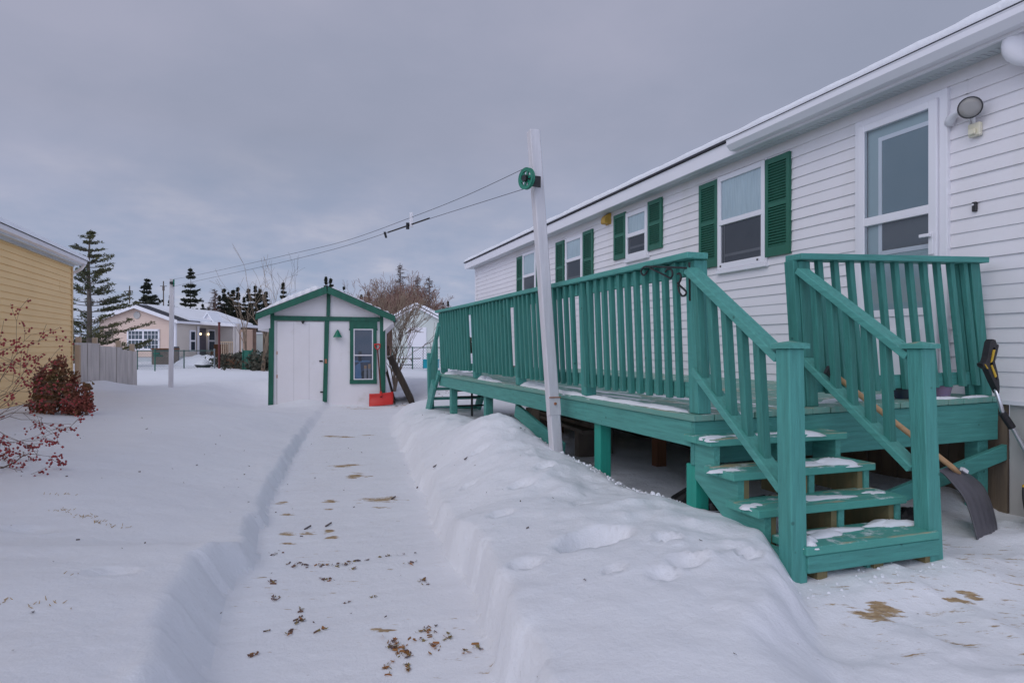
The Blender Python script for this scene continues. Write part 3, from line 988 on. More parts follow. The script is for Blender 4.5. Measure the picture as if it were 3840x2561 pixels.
# front railing beside the steps
mb = MB()
mb.hexa([(3.01, 3.205, 1.792), (4.655, 3.205, 1.842), (4.655, 3.345, 1.842), (3.01, 3.345, 1.792)],
        [(3.01, 3.205, 1.830), (4.655, 3.205, 1.882), (4.655, 3.345, 1.882), (3.01, 3.345, 1.830)])
mb.hexa([(3.19, 3.297, .962), (4.66, 3.297, .99), (4.66, 3.335, .99), (3.19, 3.335, .962)],
        [(3.19, 3.297, 1.052), (4.66, 3.297, 1.080), (4.66, 3.335, 1.080), (3.19, 3.335, 1.052)])
front = link('front_railing', mb, GREENX, deck, bevel=.003)
for xa, lean in ((3.10, -.07), (4.66, -.125)):
    for w, yy in (((xa, xa + .09), (3.25, 3.34)),):
        mb = MB()
        mb.post(w[0], w[1], yy[0], yy[1], dz(xa) + .002, 1.79 + (xa - 3.1) * .032, lean)
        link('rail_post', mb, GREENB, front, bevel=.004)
for args in ((3.06, 3.098, 3.255, 3.335, dz(3.1) + .002, 1.79, -.07), (4.60, 4.65, 3.30, 3.34, dz(4.6) + .002, 1.838, -.12)):
    mb = MB()
    mb.post(*args)
    link('rail_post', mb, GREENB, front, bevel=.004)
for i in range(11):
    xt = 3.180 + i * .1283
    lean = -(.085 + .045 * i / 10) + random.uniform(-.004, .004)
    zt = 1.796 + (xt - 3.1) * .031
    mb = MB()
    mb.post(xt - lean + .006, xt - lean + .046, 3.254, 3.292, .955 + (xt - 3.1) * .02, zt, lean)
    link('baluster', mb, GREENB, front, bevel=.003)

# steps
TR = [(3.0, .748, 2.195, 3.16), (2.8, .60, 2.19, 3.155), (2.6, .458, 2.18, 3.15), (2.40, .325, 2.285, 3.125)]
stair = bpy.data.objects.new('staircase', None)
COL.objects.link(stair)
stair.parent = deck
ORG[stair.name] = ORG[deck.name]
for xs in (2.235, 2.70, 3.09):
    mb = MB()
    poly = [(3.198, .70)]
    for (yn, zt, _, _) in TR[:-1]:
        poly += [(yn + .02, zt - .041), (yn + .02, zt - .041 - .10)]
    poly += [(2.44, .282), (2.44, .14), (2.62, .14), (3.198, .50)]
    # build as a fan of quads is not safe for a concave outline: cut into convex slabs instead
    prev = 3.198
    for (yn, zt, _, _) in TR[:-1]:
        y1 = yn + .022
        lo0 = .14 + (prev - 2.62) / (3.198 - 2.62) * .36 if prev > 2.62 else .14
        lo1 = .14 + (y1 - 2.62) / (3.198 - 2.62) * .36 if y1 > 2.62 else .14
        mb.prism([(prev, lo0), (prev, zt - .041), (y1, zt - .041), (y1, lo1)], 'x', xs, xs + .038)
        prev = y1
    mb.prism([(prev, .14), (prev, .283), (2.445, .283), (2.445, .14)], 'x', xs, xs + .038)
    link('stringer', mb, GREEN, stair)
for (yn, zt, xa, xb_) in TR:
    mb = MB()
    d = .255 if yn > 2.5 else .25
    for a, b in ((yn, yn + d * .49), (yn + d * .51, yn + d)):
        mb.box(xa, xb_, a, b, zt - .04, zt)
    link('tread', mb, TREAD, stair, bevel=.004)
mb = MB()
mb.box(2.30, 3.14, 2.407, 2.443, .200, .282)
link('riser', mb, GREENX, stair, bevel=.004)
for xa in (2.37, 2.72, 3.06):
    mb = MB()
    mb.box(xa, xa + .06, 2.425, 2.5, .05, .20)
    link('foot_block', mb, PINEWOOD, stair)
for xs in (2.275, 2.66, 3.052):
    mb = MB()
    mb.box(xs, xs + .036, 2.63, 3.0, .20, .418)
    mb.box(xs, xs + .036, 2.83, 3.15, .42, .558)
    link('inner_stringer', mb, PINEWOOD, stair)
for xa, lean in ((2.222, -.022), (3.10, -.068)):
    mb = MB()
    mb.post(xa, xa + .090, 2.42, 2.51, .05, 1.245, lean)
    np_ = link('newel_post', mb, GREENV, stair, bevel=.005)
    mb = MB()
    c = (xa + .045 + lean, 2.465)
    w = .062
    mb.box(c[0] - w, c[0] + w, c[1] - w, c[1] + w, 1.245, 1.268, 0)
    v0 = [(c[0] - w, c[1] - w, 1.268), (c[0] + w, c[1] - w, 1.268), (c[0] + w, c[1] + w, 1.268), (c[0] - w, c[1] + w, 1.268), (c[0], c[1], 1.281)]
    mb.add(v0, [(0, 1, 4), (1, 2, 4), (2, 3, 4), (3, 0, 4)], 1)
    link('post_cap', mb, [GREEN, TREAD], np_)
HR = {}
for side_x, (xt, xl), zt0, zl0, zt1, zl1 in (
        ('l', (2.208, 2.247), 1.712, 1.140, 1.215, .590),
        ('r', (3.048, 3.075), 1.745, 1.190, 1.222, .640)):
    yb, ye = 3.20, 2.512
    if side_x == 'r':
        yb = 3.248
    mb = MB()
    mb.bar((xt, yb, zt0 - .018), (xl, ye, zt1 - .018), .092, .040, (1, 0, 0))
    link('handrail', mb, GREEN, stair, bevel=.004)
    mb = MB()
    mb.bar((xt + .045, yb, zl0 - .018), (xl + .02, ye, zl1 - .018), .090, .040, (1, 0, 0))
    link('lower_rail', mb, GREEN, stair, bevel=.004)
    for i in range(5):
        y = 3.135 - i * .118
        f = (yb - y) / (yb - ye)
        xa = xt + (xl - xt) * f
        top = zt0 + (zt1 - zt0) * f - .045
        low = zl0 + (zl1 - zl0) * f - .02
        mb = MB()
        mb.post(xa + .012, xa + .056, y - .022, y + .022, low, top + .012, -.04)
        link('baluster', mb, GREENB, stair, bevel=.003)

# steps at the far end
mb = MB()
for xs in (2.15, 2.95):
    mb.bar((xs, 9.70, .70), (xs, 10.20, .15), .2, .038, (0, 0, 1))
fs = link('far_staircase', mb, GREEN, deck)
for i in range(3):
    mb = MB()
    y = 9.75 + i * .16
    mb.box(2.17, 2.97, y, y + .2, .60 - i * .16, .635 - i * .16)
    link('tread', mb, TREAD, fs)
mb = MB()
mb.post(2.14, 2.225, 9.98, 10.07, .05, 1.165, -.02)
link('newel_post', mb, GREENV, fs, bevel=.004)
for z0, z1, nm in ((1.735, 1.02, 'handrail'), (1.02, .40, 'lower_rail')):
    mb = MB()
    mb.bar((2.20, 9.55, z0 - .14), (2.17, 10.0, z1), .04, .085, (1, 0, 0))
    link(nm, mb, GREEN, fs)
for i in range(4):
    y = 9.66 + i * .085
    f = (y - 9.55) / .45
    mb = MB()
    mb.post(2.165, 2.205, y, y + .04, .88 - .5 * f, 1.60 - .58 * f)
    link('baluster', mb, GREENB, fs)

# snow lying on the deck and steps
mb = MB()
sd = 0
for (x, y, rx, ry, h) in ((2.42, 9.35, .14, .30, .06), (2.45, 8.85, .10, .45, .035), (2.33, 7.68, .07, .20, .055), (2.30, 7.25, .06, .45, .02), (2.36, 6.15, .09, .25, .06),
                          (2.30, 5.70, .06, .5, .03), (2.27, 4.95, .05, .30, .03), (2.27, 4.45, .04, .30, .03), (2.27, 4.05, .045, .35, .028), (2.28, 3.62, .05, .30, .028),
                          (2.46, 4.5, .05, .6, .008), (2.60, 5.2, .05, .9, .008), (2.8, 4.4, .04, .8, .008), (2.95, 3.7, .03, .5, .008), (2.55, 3.5, .03, .3, .008),
                          (3.28, 3.42, .22, .05, .012), (3.62, 3.45, .16, .06, .03), (3.9, 3.46, .2, .07, .04), (4.25, 3.24, .22, .030, .022), (4.56, 3.23, .16, .025, .018), (4.35, 3.55, .3, .1, .03)):
    sd += 1
    mb.dome((x, y, dz(x) - .002), rx, ry, h * .8, 30, 5, sd, .5)
for (x, y, z, rx, ry, h) in ((2.26, 3.07, .748, .08, .05, .02), (2.62, 3.10, .748, .3, .03, .012), (2.86, 3.07, .748, .15, .05, .032),
                             (2.23, 2.9, .60, .07, .04, .014), (2.78, 2.90, .60, .20, .05, .02), (2.92, 2.88, .60, .12, .06, .05),
                             (2.22, 2.70, .458, .06, .04, .012), (2.66, 2.72, .458, .2, .05, .018), (3.05, 2.72, .458, .07, .03, .014),
                             (2.345, 2.47, .325, .06, .05, .05), (2.58, 2.56, .325, .16, .06, .03), (3.0, 2.58, .325, .16, .05, .04)):
    sd += 1
    mb.dome((x, y, z - .002), rx * 1.1, ry * 1.15, h * .6, 30, 5, sd, .6)
tag(link('deck_snow', mb, SNOW, None, smooth=True), 'loose patches of white snow lying on the deck boards and steps', 'snow', kind='stuff')

# scroll brackets hung on the rail corner
t = thing('plant_bracket', 'black wire scroll plant bracket hooked inside the deck rail corner', 'bracket', (2.17, 3.17, 1.5))
mb = MB()
X = 2.158
mb.tube([(X + .03, 3.185, 1.735), (X + .03, 3.18, 1.515)], .006, 6)
link('back_plate', mb, BLACK, t)
mb = MB()


def curve(pts, n=6):
    out = []
    for i in range(len(pts) - 1):
        p0, p1, p2, p3 = pts[max(i - 1, 0)], pts[i], pts[i + 1], pts[min(i + 2, len(pts) - 1)]
        for k in range(n):
            u = k / n
            out.append(tuple(.5 * ((2 * b) + (-a + c) * u + (2 * a - 5 * b + 4 * c - d) * u * u + (-a + 3 * b - 3 * c + d) * u ** 3)
                             for a, b, c, d in zip(p0, p1, p2, p3)))
    out.append(tuple(pts[-1]))
    return out


mb.tube(curve([(X, a, b) for a, b in ((3.17, 1.70), (3.35, 1.725), (3.55, 1.752), (3.63, 1.758), (3.665, 1.735), (3.645, 1.71), (3.61, 1.712), (3.59, 1.73))]), .006, 6)
mb.tube(curve([(X, a, b) for a, b in ((3.56, 1.745), (3.48, 1.715), (3.40, 1.685), (3.335, 1.66), (3.31, 1.675), (3.32, 1.705), (3.36, 1.715), (3.385, 1.70))]), .006, 6)
link('arm', mb, BLACK, t, smooth=True)
mb = MB()
mb.tube(curve([(X, a, b) for a, b in ((3.26, 1.675), (3.235, 1.675), (3.222, 1.65), (3.24, 1.625), (3.255, 1.62), (3.20, 1.585), (3.172, 1.565), (3.18, 1.548), (3.21, 1.545), (3.24, 1.57), (3.255, 1.61))]), .006, 6)
link('scroll', mb, BLACK, t, smooth=True)

# pots behind the front railing
for i, (x, r, h, m, lab) in enumerate(((4.43, .085, .13, POTM, 'small purple striped flower pot on the deck under the front railing'),
                                       (4.24, .07, .10, POTD, 'dark blue flower pot on the deck left of the striped pot'),
                                       (4.08, .075, .11, POTD, 'dark green flower pot nearest the right newel post on the deck'))):
    t = thing('flower_pot', lab, 'flower pot', (x, 3.40, dz(x)), group='flower pots on the deck')
    mb = MB()
    mb.lathe((x, 3.40, dz(x) + .001), (0, 0, 1), [(0, r * .75), (h * .85, r), (h * .85, r * 1.08), (h, r * 1.08), (h, r * .9), (h * .8, r * .85)], 20)
    link('pot', mb, m, t, smooth=True, auto=R(40))
    mb = MB()
    mb.dome((x, 3.40, dz(x) + h * .78), r * .85, r * .85, .025, 12, 3, i)
    link('soil', mb, LITTER, t)

# grey scoop shovel
t = thing('scoop_shovel', 'grey plastic scoop shovel with wooden handle leaning on the deck steps', 'shovel', (3.95, 2.75, .12))
mb = MB()
LE = curve([(3.87, 3.0, .475), (3.907, 2.98, .459), (3.917, 2.93, .408), (3.93, 2.87, .336), (3.905, 2.81, .252), (3.881, 2.76, .150), (3.875, 2.745, .10)], 4)
RE = curve([(4.03, 3.02, .485), (4.122, 3.06, .471), (4.238, 3.05, .416), (4.322, 3.02, .336), (4.296, 2.95, .23), (4.22, 2.87, .140), (4.19, 2.85, .09)], 4)
nV = 24
for i, (l, r) in enumerate(zip(LE, RE)):
    u = i / (len(LE) - 1)
    l, r = Vector(l), Vector(r)
    for j in range(nV + 1):
        q = j / nV
        p = l.lerp(r, q)
        bul = .035 * math.sin(math.pi * q) * (.5 + .5 * math.sin(min(1, u * 1.3) * math.pi))
        rib = .004 * math.cos(q * 6.283 * 5) * min(1, max(0, u * 2.2 - .5))
        jag = .012 * math.sin(q * 40 + 1) * max(0, (u - .93) / .07)
        mb.v.append((p.x - .35 * (bul + rib), p.y - .85 * (bul + rib), p.z + .45 * bul + jag))
for i in range(len(LE) - 1):
    for j in range(nV):
        a = i * (nV + 1) + j
        mb.f.append((a, a + 1, a + nV + 2, a + nV + 1))
        mb.m.append(0)
bl = link('scoop', mb, SCOOP, t, smooth=True)
sm = bl.modifiers.new('thick', 'SOLIDIFY')
sm.thickness = .008
mb = MB()
mb.tube([(4.04, 2.975, .455), (3.97, 2.965, .50), (3.30, 3.02, .95), (3.12, 3.04, 1.075)], [.016, .017, .017, .016], 10)
link('handle', mb, HANDLEW, t, smooth=True)
mb = MB()
mb.bar((3.12, 3.04, 1.075), (3.05, 3.05, 1.12), .028, .05, (0, 1, 0))
link('grip', mb, BLACKP, t)
mb = MB()
mb.bar((4.085, 2.985, .478), (4.125, 2.985, .455), .025, .022, (0, 1, 0))
link('rivet_block', mb, VINYL, t)

# snow pusher with the yellow and black grip
t = thing('snow_pusher', 'aluminium snow shovel with black and yellow angular grip leaning against the deck end', 'shovel', (4.85, 2.95, .12))
g0 = Vector((4.50, 3.06, .955))
mb = MB()
gy_ = 3.06
outer = [(4.50, .945), (4.448, 1.02), (4.395, 1.105), (4.35, 1.125), (4.343, 1.145), (4.375, 1.155), (4.39, 1.19), (4.415, 1.285), (4.435, 1.305), (4.465, 1.30),
         (4.475, 1.275), (4.497, 1.265), (4.485, 1.22), (4.46, 1.155), (4.485, 1.085), (4.50, 1.03), (4.505, .985)]
inner = [(4.475, 1.03), (4.440, 1.085), (4.412, 1.14), (4.428, 1.20), (4.447, 1.255), (4.467, 1.245), (4.455, 1.20), (4.437, 1.148), (4.462, 1.085), (4.48, 1.045)]


def ring_plate(mb, outer, inner, y0, y1):
    # bridge the two outlines by angle around the grip's centre line
    import mathutils
    for y in (y0, y1):
        pass
    vo = [Vector((a, 0, b)) for a, b in outer]
    vi = [Vector((a, 0, b)) for a, b in inner]
    tris = mathutils.geometry.tessellate_polygon([vo, vi])
    allp = vo + vi
    o = len(mb.v)
    n = len(allp)
    mb.v += [(p.x, y0, p.z) for p in allp] + [(p.x, y1, p.z) for p in allp]
    for t_ in tris:
        mb.f.append(tuple(o + i for i in t_))
        mb.f.append(tuple(o + n + i for i in reversed(t_)))
        mb.m += [0, 0]
    for base, ln in ((0, len(vo)), (len(vo), len(vi))):
        for i in range(ln):
            j = (i + 1) % ln
            mb.f.append((o + base + i, o + base + j, o + n + base + j, o + n + base + i))
            mb.m.append(0)


ring_plate(mb, outer, inner, 3.035, 3.075)
link('grip_frame', mb, BLACKP, t)
mb = MB()
mb.prism([(4.432, 1.16), (4.418, 1.15), (4.44, 1.235), (4.458, 1.235)], 'y', 3.030, 3.036)
mb.prism([(4.418, 1.13), (4.43, 1.135), (4.472, 1.06), (4.458, 1.05)], 'y', 3.030, 3.036)
mb.prism([(4.358, 1.14), (4.366, 1.14), (4.392, 1.11), (4.382, 1.11)], 'y', 3.030, 3.036)
link('grip_pad', mb, YELP, t)
mb = MB()
mb.tube([(4.49, 3.055, .99), (4.545, 3.05, .83), (4.64, 3.03, .69), (4.79, 3.0, .44), (4.84, 2.95, .35)], .0145, 10)
link('shaft', mb, CHROME, t, smooth=True)
mb = MB()
mb.tube([(4.548, 3.05, .815), (4.622, 3.035, .715)], .024, 10)
mb.tube([(4.755, 3.01, .50), (4.79, 3.0, .44)], .024, 10)
link('sleeve', mb, BLACKP, t, smooth=True, auto=R(40))
mb = MB()
LE = curve([(4.45, 2.86, .375), (4.40, 2.83, .32), (4.34, 2.78, .25), (4.29, 2.72, .17)], 3)
RE = curve([(5.1, 2.84, .37), (5.08, 2.81, .31), (5.04, 2.76, .22), (5.0, 2.70, .12)], 3)
for i, (l, r) in enumerate(zip(LE, RE)):
    for j in range(9):
        q = j / 8
        p = Vector(l).lerp(Vector(r), q)
        mb.v.append((p.x, p.y + .06 * math.sin(q * math.pi), p.z))
for i in range(len(LE) - 1):
    for j in range(8):
        a = i * 9 + j
        mb.f.append((a, a + 1, a + 10, a + 9))
        mb.m.append(1 if i == 0 else 0)
b2 = link('blade', mb, [BLACKP, YELP], t, smooth=True)
sm = b2.modifiers.new('thick', 'SOLIDIFY')
sm.thickness = .01

# things under the deck
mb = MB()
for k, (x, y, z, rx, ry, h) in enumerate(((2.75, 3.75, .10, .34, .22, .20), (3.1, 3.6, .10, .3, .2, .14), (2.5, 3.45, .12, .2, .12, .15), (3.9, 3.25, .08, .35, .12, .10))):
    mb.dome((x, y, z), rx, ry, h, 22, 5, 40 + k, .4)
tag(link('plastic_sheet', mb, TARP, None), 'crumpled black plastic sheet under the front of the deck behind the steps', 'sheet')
t = thing('wire_stake', 'thin bent white wire sticking out of the black plastic under the deck', 'wire', (2.46, 3.40, .2))
mb = MB()
mb.tube(curve([(2.38, 3.42, .42), (2.47, 3.42, .415), (2.44, 3.41, .33), (2.425, 3.40, .27), (2.46, 3.38, .25), (2.53, 3.37, .245)], 3), .004, 5)
link('wire', mb, VINYL, t)
for i, (x, y, z, ln, a) in enumerate(((2.95, 6.9, .42, 2.2, .10), (3.0, 6.9, .46, 2.0, .03), (3.12, 7.0, .50, 2.3, .16))):
    mb = MB()
    d = Vector((math.sin(a), math.cos(a), 0)) * ln / 2
    mb.bar(Vector((x, y, z)) - d, Vector((x, y, z)) + d, .14, .036, (1, 0, 0))
    tag(link('stored_board', mb, GREYW, None), ('lowest', 'middle', 'topmost')[i] + ' grey board of the small stack stored under the deck', 'board', group='boards stored under the deck')
for y, lab in ((6.1, 'nearer'), (7.6, 'farther')):
    mb = MB()
    mb.box(2.86, 3.26, y, y + .1, .1, .40)
    tag(link('timber_block', mb, GREYW, None, bevel=.006), lab + ' grey timber block carrying the stacked boards under the deck', 'block', group='blocks under the stored boards')
t = thing('metal_rack', 'black metal rack standing in snow under the far end of the deck', 'rack', (2.75, 9.2, .2))
mb = MB()
for x in (2.62, 2.93):
    mb.tube([(x, 9.25, .1), (x, 9.25, .66)], .016, 6)
link('upright', mb, BLACK, t)
mb = MB()
for z in (.40, .53, .62):
    mb.tube([(2.40, 9.25, z), (2.93, 9.25, z)], .013, 6)
link('crossbar', mb, BLACK, t)
mb = MB()
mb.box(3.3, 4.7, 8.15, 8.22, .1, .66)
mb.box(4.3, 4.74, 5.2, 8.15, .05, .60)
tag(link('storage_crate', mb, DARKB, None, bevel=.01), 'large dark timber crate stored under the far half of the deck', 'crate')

# ------------------------------------------------------------------ clothesline
pole = thing('clothesline_pole', 'tall leaning white square pole bolted to the deck side with a green pulley', 'pole', (2.12, 4.90, .35))
mb = MB()
mb.post(2.075, 2.165, 4.85, 4.94, .10, 3.055, -.150, .19)
link('shaft', mb, POLEW, pole, bevel=.008)
mb = MB()
lx = lambda z: 2.075 + (z - .1) / 2.955 * -.150
ly = lambda z: 4.85 + (z - .1) / 3.0 * .19
mb.post(lx(.74) - .006, lx(.74) + .096, ly(.74) - .006, ly(.74) + .05, .70, .84, -.006, .008)
link('clamp_board', mb, POLEW, pole, bevel=.004)
mb = MB()
mb.lathe((lx(.79) + .045, ly(.79) - .006, .795), (0, -1, 0), [(0, .012), (.008, .012), (.008, .006), (.014, .005)], 8)
mb.box(lx(.84) - .004, lx(.84) + .096, ly(.84) - .012, ly(.84) - .004, .842, .85)
link('bolt', mb, RUST, pole)


def pulley(parent, c, r, ax, name='pulley'):
    ax = Vector(ax).normalized()
    u = Vector((0, 0, 1))
    t_ = ax.cross(u).normalized()
    mb = MB()
    n = 26
    pf = [(-.012, r * .99), (-.014, r), (-.004, r * .9), (.004, r * .9), (.014, r), (.012, r * .99), (.010, r * .70), (-.010, r * .70)]
    o = len(mb.v)
    for (h, q) in pf:
        for k in range(n):
            a = 2 * math.pi * k / n
            mb.v.append(tuple(Vector(c) + ax * h + (u * math.cos(a) + t_ * math.sin(a)) * q))
    m = len(pf)
    for i in range(m):
        for k in range(n):
            a, b = o + i * n + k, o + i * n + (k + 1) % n
            c2, d2 = o + ((i + 1) % m) * n + (k + 1) % n, o + ((i + 1) % m) * n + k
            mb.f.append((a, b, c2, d2))
            mb.m.append(0)
    for k in range(6):
        a = 2 * math.pi * (k + .3) / 6
        d = u * math.cos(a) + t_ * math.sin(a)
        mb.bar(Vector(c) + d * r * .1, Vector(c) + d * r * .74, r * .24, .012, tuple(ax.cross(d)))
    mb.lathe(Vector(c) - ax * .014, ax, [(0, r * .2), (.028, r * .2)], 14)
    return link(name, mb, PULLEY, parent, smooth=True, auto=R(35))


PC = (1.862, 4.955, 2.615)
AXP = (.93, .36, .02)
pulley(pole, PC, .088, AXP)
mb = MB()
mb.bar((1.99, 4.98, 2.625), (1.87, 4.96, 2.62), .05, .008, (0, 0, 1))
mb.lathe(PC, AXP, [(-.03, .028), (.03, .028)], 12)
mb.bar((1.99, 4.97, 2.60), (1.865, 4.94, 2.60), .09, .006, (0, 0, 1))
mb.tube([(1.92, 4.96, 2.60), (1.935, 4.955, 2.585)], .014, 8)
link('pulley_bracket', mb, BLACK, pole)

fz = gz(-2.33, 16.1)
fpole = thing('clothesline_pole', 'distant slim white post standing in snow with a small green pulley on top', 'pole', (-2.33, 16.1, fz))
mb = MB()
mb.post(-2.375, -2.285, 16.055, 16.145, fz - .3, 2.76, .03)
link('shaft', mb, POLEW, fpole, bevel=.006)
pulley(fpole, (-2.255, 16.0, 2.665), .085, (.92, .15, 0))
mb = MB()
mb.box(-2.335, -2.26, 15.98, 16.06, 2.64, 2.69)
link('pulley_bracket', mb, BLACK, fpole)

rope = thing('clothesline', 'thin dark double clothesline sagging from the leaning white pole to the distant post', 'clothesline', (1.236, 6.61, 2.5))
P0, P1 = Vector((1.85, 5.0, 0)), Vector((-2.26, 15.98, 0))


def on(u, z):
    p = P0.lerp(P1, u)
    return (p.x, p.y, z)


UP = [on(0, 2.702), on(.07, 2.625), on(.1486, 2.575), on(.274, 2.525), on(.43, 2.556), on(.63, 2.61), on(.825, 2.67), on(1, 2.742)]
LO = [on(0, 2.538), on(.1486, 2.502), on(.274, 2.463), on(.43, 2.470), on(.63, 2.51), on(.825, 2.555), on(1, 2.585)]
for nm, pts in (('upper_line', UP), ('lower_line', LO)):
    mb = MB()
    mb.tube(curve(pts, 8), .0027, 5)
    link(nm, mb, ROPE, rope)
mb = MB()
p = Vector(on(.1486, 2.54))
mb.bar(p + Vector((0, 0, -.065)), p + Vector((0, 0, .085)), .035, .02, (1, 0, 0))
link('spreader', mb, VINYL, rope, bevel=.004)
mb = MB()
p = Vector(on(.155, 2.50))
mb.bar(p + Vector((0, 0, -.035)), p + Vector((0.0, 0, .03)), .03, .03, (1, 0, 0))
mb.tube([on(.12, 2.515), on(.1486, 2.503), on(.19, 2.487)], .008, 6)
link('tightener', mb, BLACK, rope)
t = thing('clothes_peg', 'single dark clothes peg hanging on the lower line left of the spreader', 'peg', on(.196, 2.45))
mb = MB()
p = Vector(on(.196, 2.488))
mb.bar(p + Vector((-.006, 0, .014)), p + Vector((.012, 0, -.05)), .012, .014, (0, 1, 0))
mb.bar(p + Vector((.006, 0, .014)), p + Vector((.020, 0, -.05)), .010, .014, (0, 1, 0))
link('body', mb, BLACK, t)

# ------------------------------------------------------------------ shed
SA = -0.170
shed = thing('garden_shed', 'white garden shed with dark green trim at the end of the path', 'shed', (0.915, 14.62, 0.0), SA, local=True)
W2 = 1.185                          # half width; local x to the right, y to the back
mb = MB()
mb.prism([(-W2, -.1), (W2, -.1), (W2, 1.96), (0.03, 2.455), (-W2, 1.96)], 'y', 0, 2.9)
link('wall', mb, SHEDW, shed)
mb = MB()
for p in ([(-1.41, 1.925), (.02, 2.52), (.02, 2.56), (-1.43, 1.965)], [(.02, 2.52), (1.415, 1.895), (1.435, 1.935), (.02, 2.56)]):
    mb.prism(p, 'y', -.24, 3.1)
sroof = link('roof', mb, SHINGLE, shed)
mb = MB()
n = 40
for i in range(n + 1):
    u = i / n
    x = -1.42 + u * 1.30
    th = .028 + .085 * min(1, u * 2.2) * (1 if u < .9 else (1 - u) / .1 + .05) + .006 * math.sin(i * 1.7)
    zb = 1.965 + (x + 1.43) / 1.45 * .595
    mb.v += [(x, -.19 + .02 * math.sin(i * 1.3), zb + .002), (x, -.18 + .02 * math.sin(i * 1.3), zb + th * .85), (x, -.10, zb + th), (x, 3.05, zb + th)]
for i in range(n):
    for k in range(3):
        a = i * 4 + k
        mb.f.append((a, a + 4, a + 5, a + 1))
        mb.m.append(0)
for i in range(n + 1):
    u = i / n
    x = .10 + u * 1.30
    th = max(.003, .018 + .012 * math.sin(i * 1.1) + .01 * math.sin(i * 2.3))
    zb = 2.56 - (x - .02) / 1.415 * .625
    mb.v += [(x, -.20 + .05 * math.sin(i * .9), zb + .002), (x, -.1, zb + th), (x, .3, zb + th * 1.5), (x, 3.05, zb + th * 1.5)]
o2 = (n + 1) * 4
for i in range(n):
    for k in range(3):
        a = o2 + i * 4 + k
        mb.f.append((a, a + 4, a + 5, a + 1))
        mb.m.append(0)
link('roof_snow', mb, SNOW, sroof, smooth=True)
mb = MB()
mb.prism([(-1.43, 1.825), (-1.42, 1.950), (.0, 2.545), (.02, 2.395)], 'y', -.265, -.241)
mb.prism([(.02, 2.395), (.03, 2.545), (1.435, 1.925), (1.43, 1.795)], 'y', -.266, -.242)
link('bargeboard', mb, TRIMG, shed, bevel=.004)
mb = MB()
mb.add([(-1.39, -.20, 1.84), (-1.39, -.2, 1.60), (-1.17, -.06, 1.66), (-1.17, -.06, 1.96), (-1.38, 3.0, 1.84), (-1.38, 3.0, 1.60), (-1.17, 3.0, 1.66), (-1.17, 3.0, 1.96)],
       [(0, 1, 2, 3), (1, 5, 6, 2), (0, 4, 5, 1)])
link('boxed_eave', mb, SHEDW, shed)
mb = MB()
mb.add([(1.39, -.20, 1.82), (1.39, -.2, 1.79), (1.18, -.06, 1.60), (1.18, -.06, 1.93), (1.38, 3.0, 1.82), (1.38, 3.0, 1.79), (1.18, 3.0, 1.60), (1.18, 3.0, 1.93)],
       [(0, 3, 2, 1), (1, 2, 6, 5), (0, 1, 5, 4)])
link('boxed_eave', mb, SHEDW, shed)
mb = MB()
mb.post(-1.22, -1.12, -.045, 0, -.1, 1.98, .025)
link('corner_board', mb, TRIMG, shed, bevel=.004)
mb = MB()
mb.post(1.105, 1.195, -.047, .0, -.1, 1.945)
mb.box(1.196, 1.22, -.045, .08, 0, 1.64)
link('corner_board', mb, TRIMG, shed, bevel=.004)
mb = MB()
mb.hexa([(-1.10, -.040, 1.825), (1.10, -.040, 1.815), (1.10, 0, 1.815), (-1.10, 0, 1.825)], [(-1.10, -.040, 1.925), (1.10, -.040, 1.905), (1.10, 0, 1.905), (-1.10, 0, 1.925)])
mb.hexa([(-.025, -.042, 1.925), (.052, -.042, 1.925), (.052, 0, 1.925), (-.025, 0, 1.925)], [(-.012, -.042, 2.42), (.06, -.042, 2.42), (.06, 0, 2.42), (-.012, 0, 2.42)])
link('gable_trim', mb, TRIMG, shed, bevel=.003)
mb = MB()
mb.post(-.10, -.012, -.045, 0, .08, 1.82, .045)
link('door_trim', mb, TRIMG, shed, bevel=.003)
mb = MB()
mb.box(-1.04, -.07, -.014, -.001, .02, 1.80)
sdoor = link('door', mb, SHEDW, shed, bevel=.003)
mb = MB()
mb.box(-1.049, -1.041, -.008, -.0005, .02, 1.812)
mb.box(-1.041, -.07, -.008, -.0005, 1.802, 1.812)
mb.box(-.70, -.697, -.0155, -.0135, .05, 1.79)
mb.box(-.385, -.382, -.0155, -.0135, .05, 1.79)
link('door_gap', mb, M('shadow_gap', (.34, .33, .34), None, .9), sdoor)
mb = MB()
for z in (.60, 1.10):
    mb.box(-1.052, -1.03, -.018, -.013, z, z + .07)
mb.box(-.055, -.01, -.055, -.047, .91, 1.0)
link('hinge', mb, RUST, sdoor)
mb = MB()
mb.box(-.17, -.10, -.03, -.014, .94, .975)
mb.box(-.15, -.09, -.06, -.04, .28, .31)
link('latch', mb, BLACK, sdoor)
mb = MB()
mb.box(-.535, -.475, -.06, -.04, 1.785, 1.815)
mb.box(-.52, -.49, -.075, -.045, 1.755, 1.785)
link('hook', mb, BLACK, shed)
mb = MB()
wx0, wx1, wz0, wz1 = .47, 1.035, .47, 1.82
mb.box(wx0, wx0 + .075, -.036, 0, wz0 + .08, wz1 - .16)
mb.box(wx1 - .075, wx1, -.036, 0, wz0 + .08, wz1 - .16)
mb.box(wx0 - .012, wx1 + .012, -.040, 0, wz1 - .165, wz1 - .005)
mb.box(wx0 - .005, wx1 + .005, -.040, 0, wz0 - .01, wz0 + .08)
mb.box(wx0 - .02, wx0 - .002, -.05, 0, wz1 - .2, wz1 - .165)
mb.box(wx1 + .002, wx1 + .02, -.05, 0, wz1 - .2, wz1 - .165)
sw = link('window', mb, TRIMG, shed, bevel=.003)
mb = MB()
a0, a1, b0, b1 = wx0 + .076, wx1 - .076, wz0 + .081, wz1 - .166
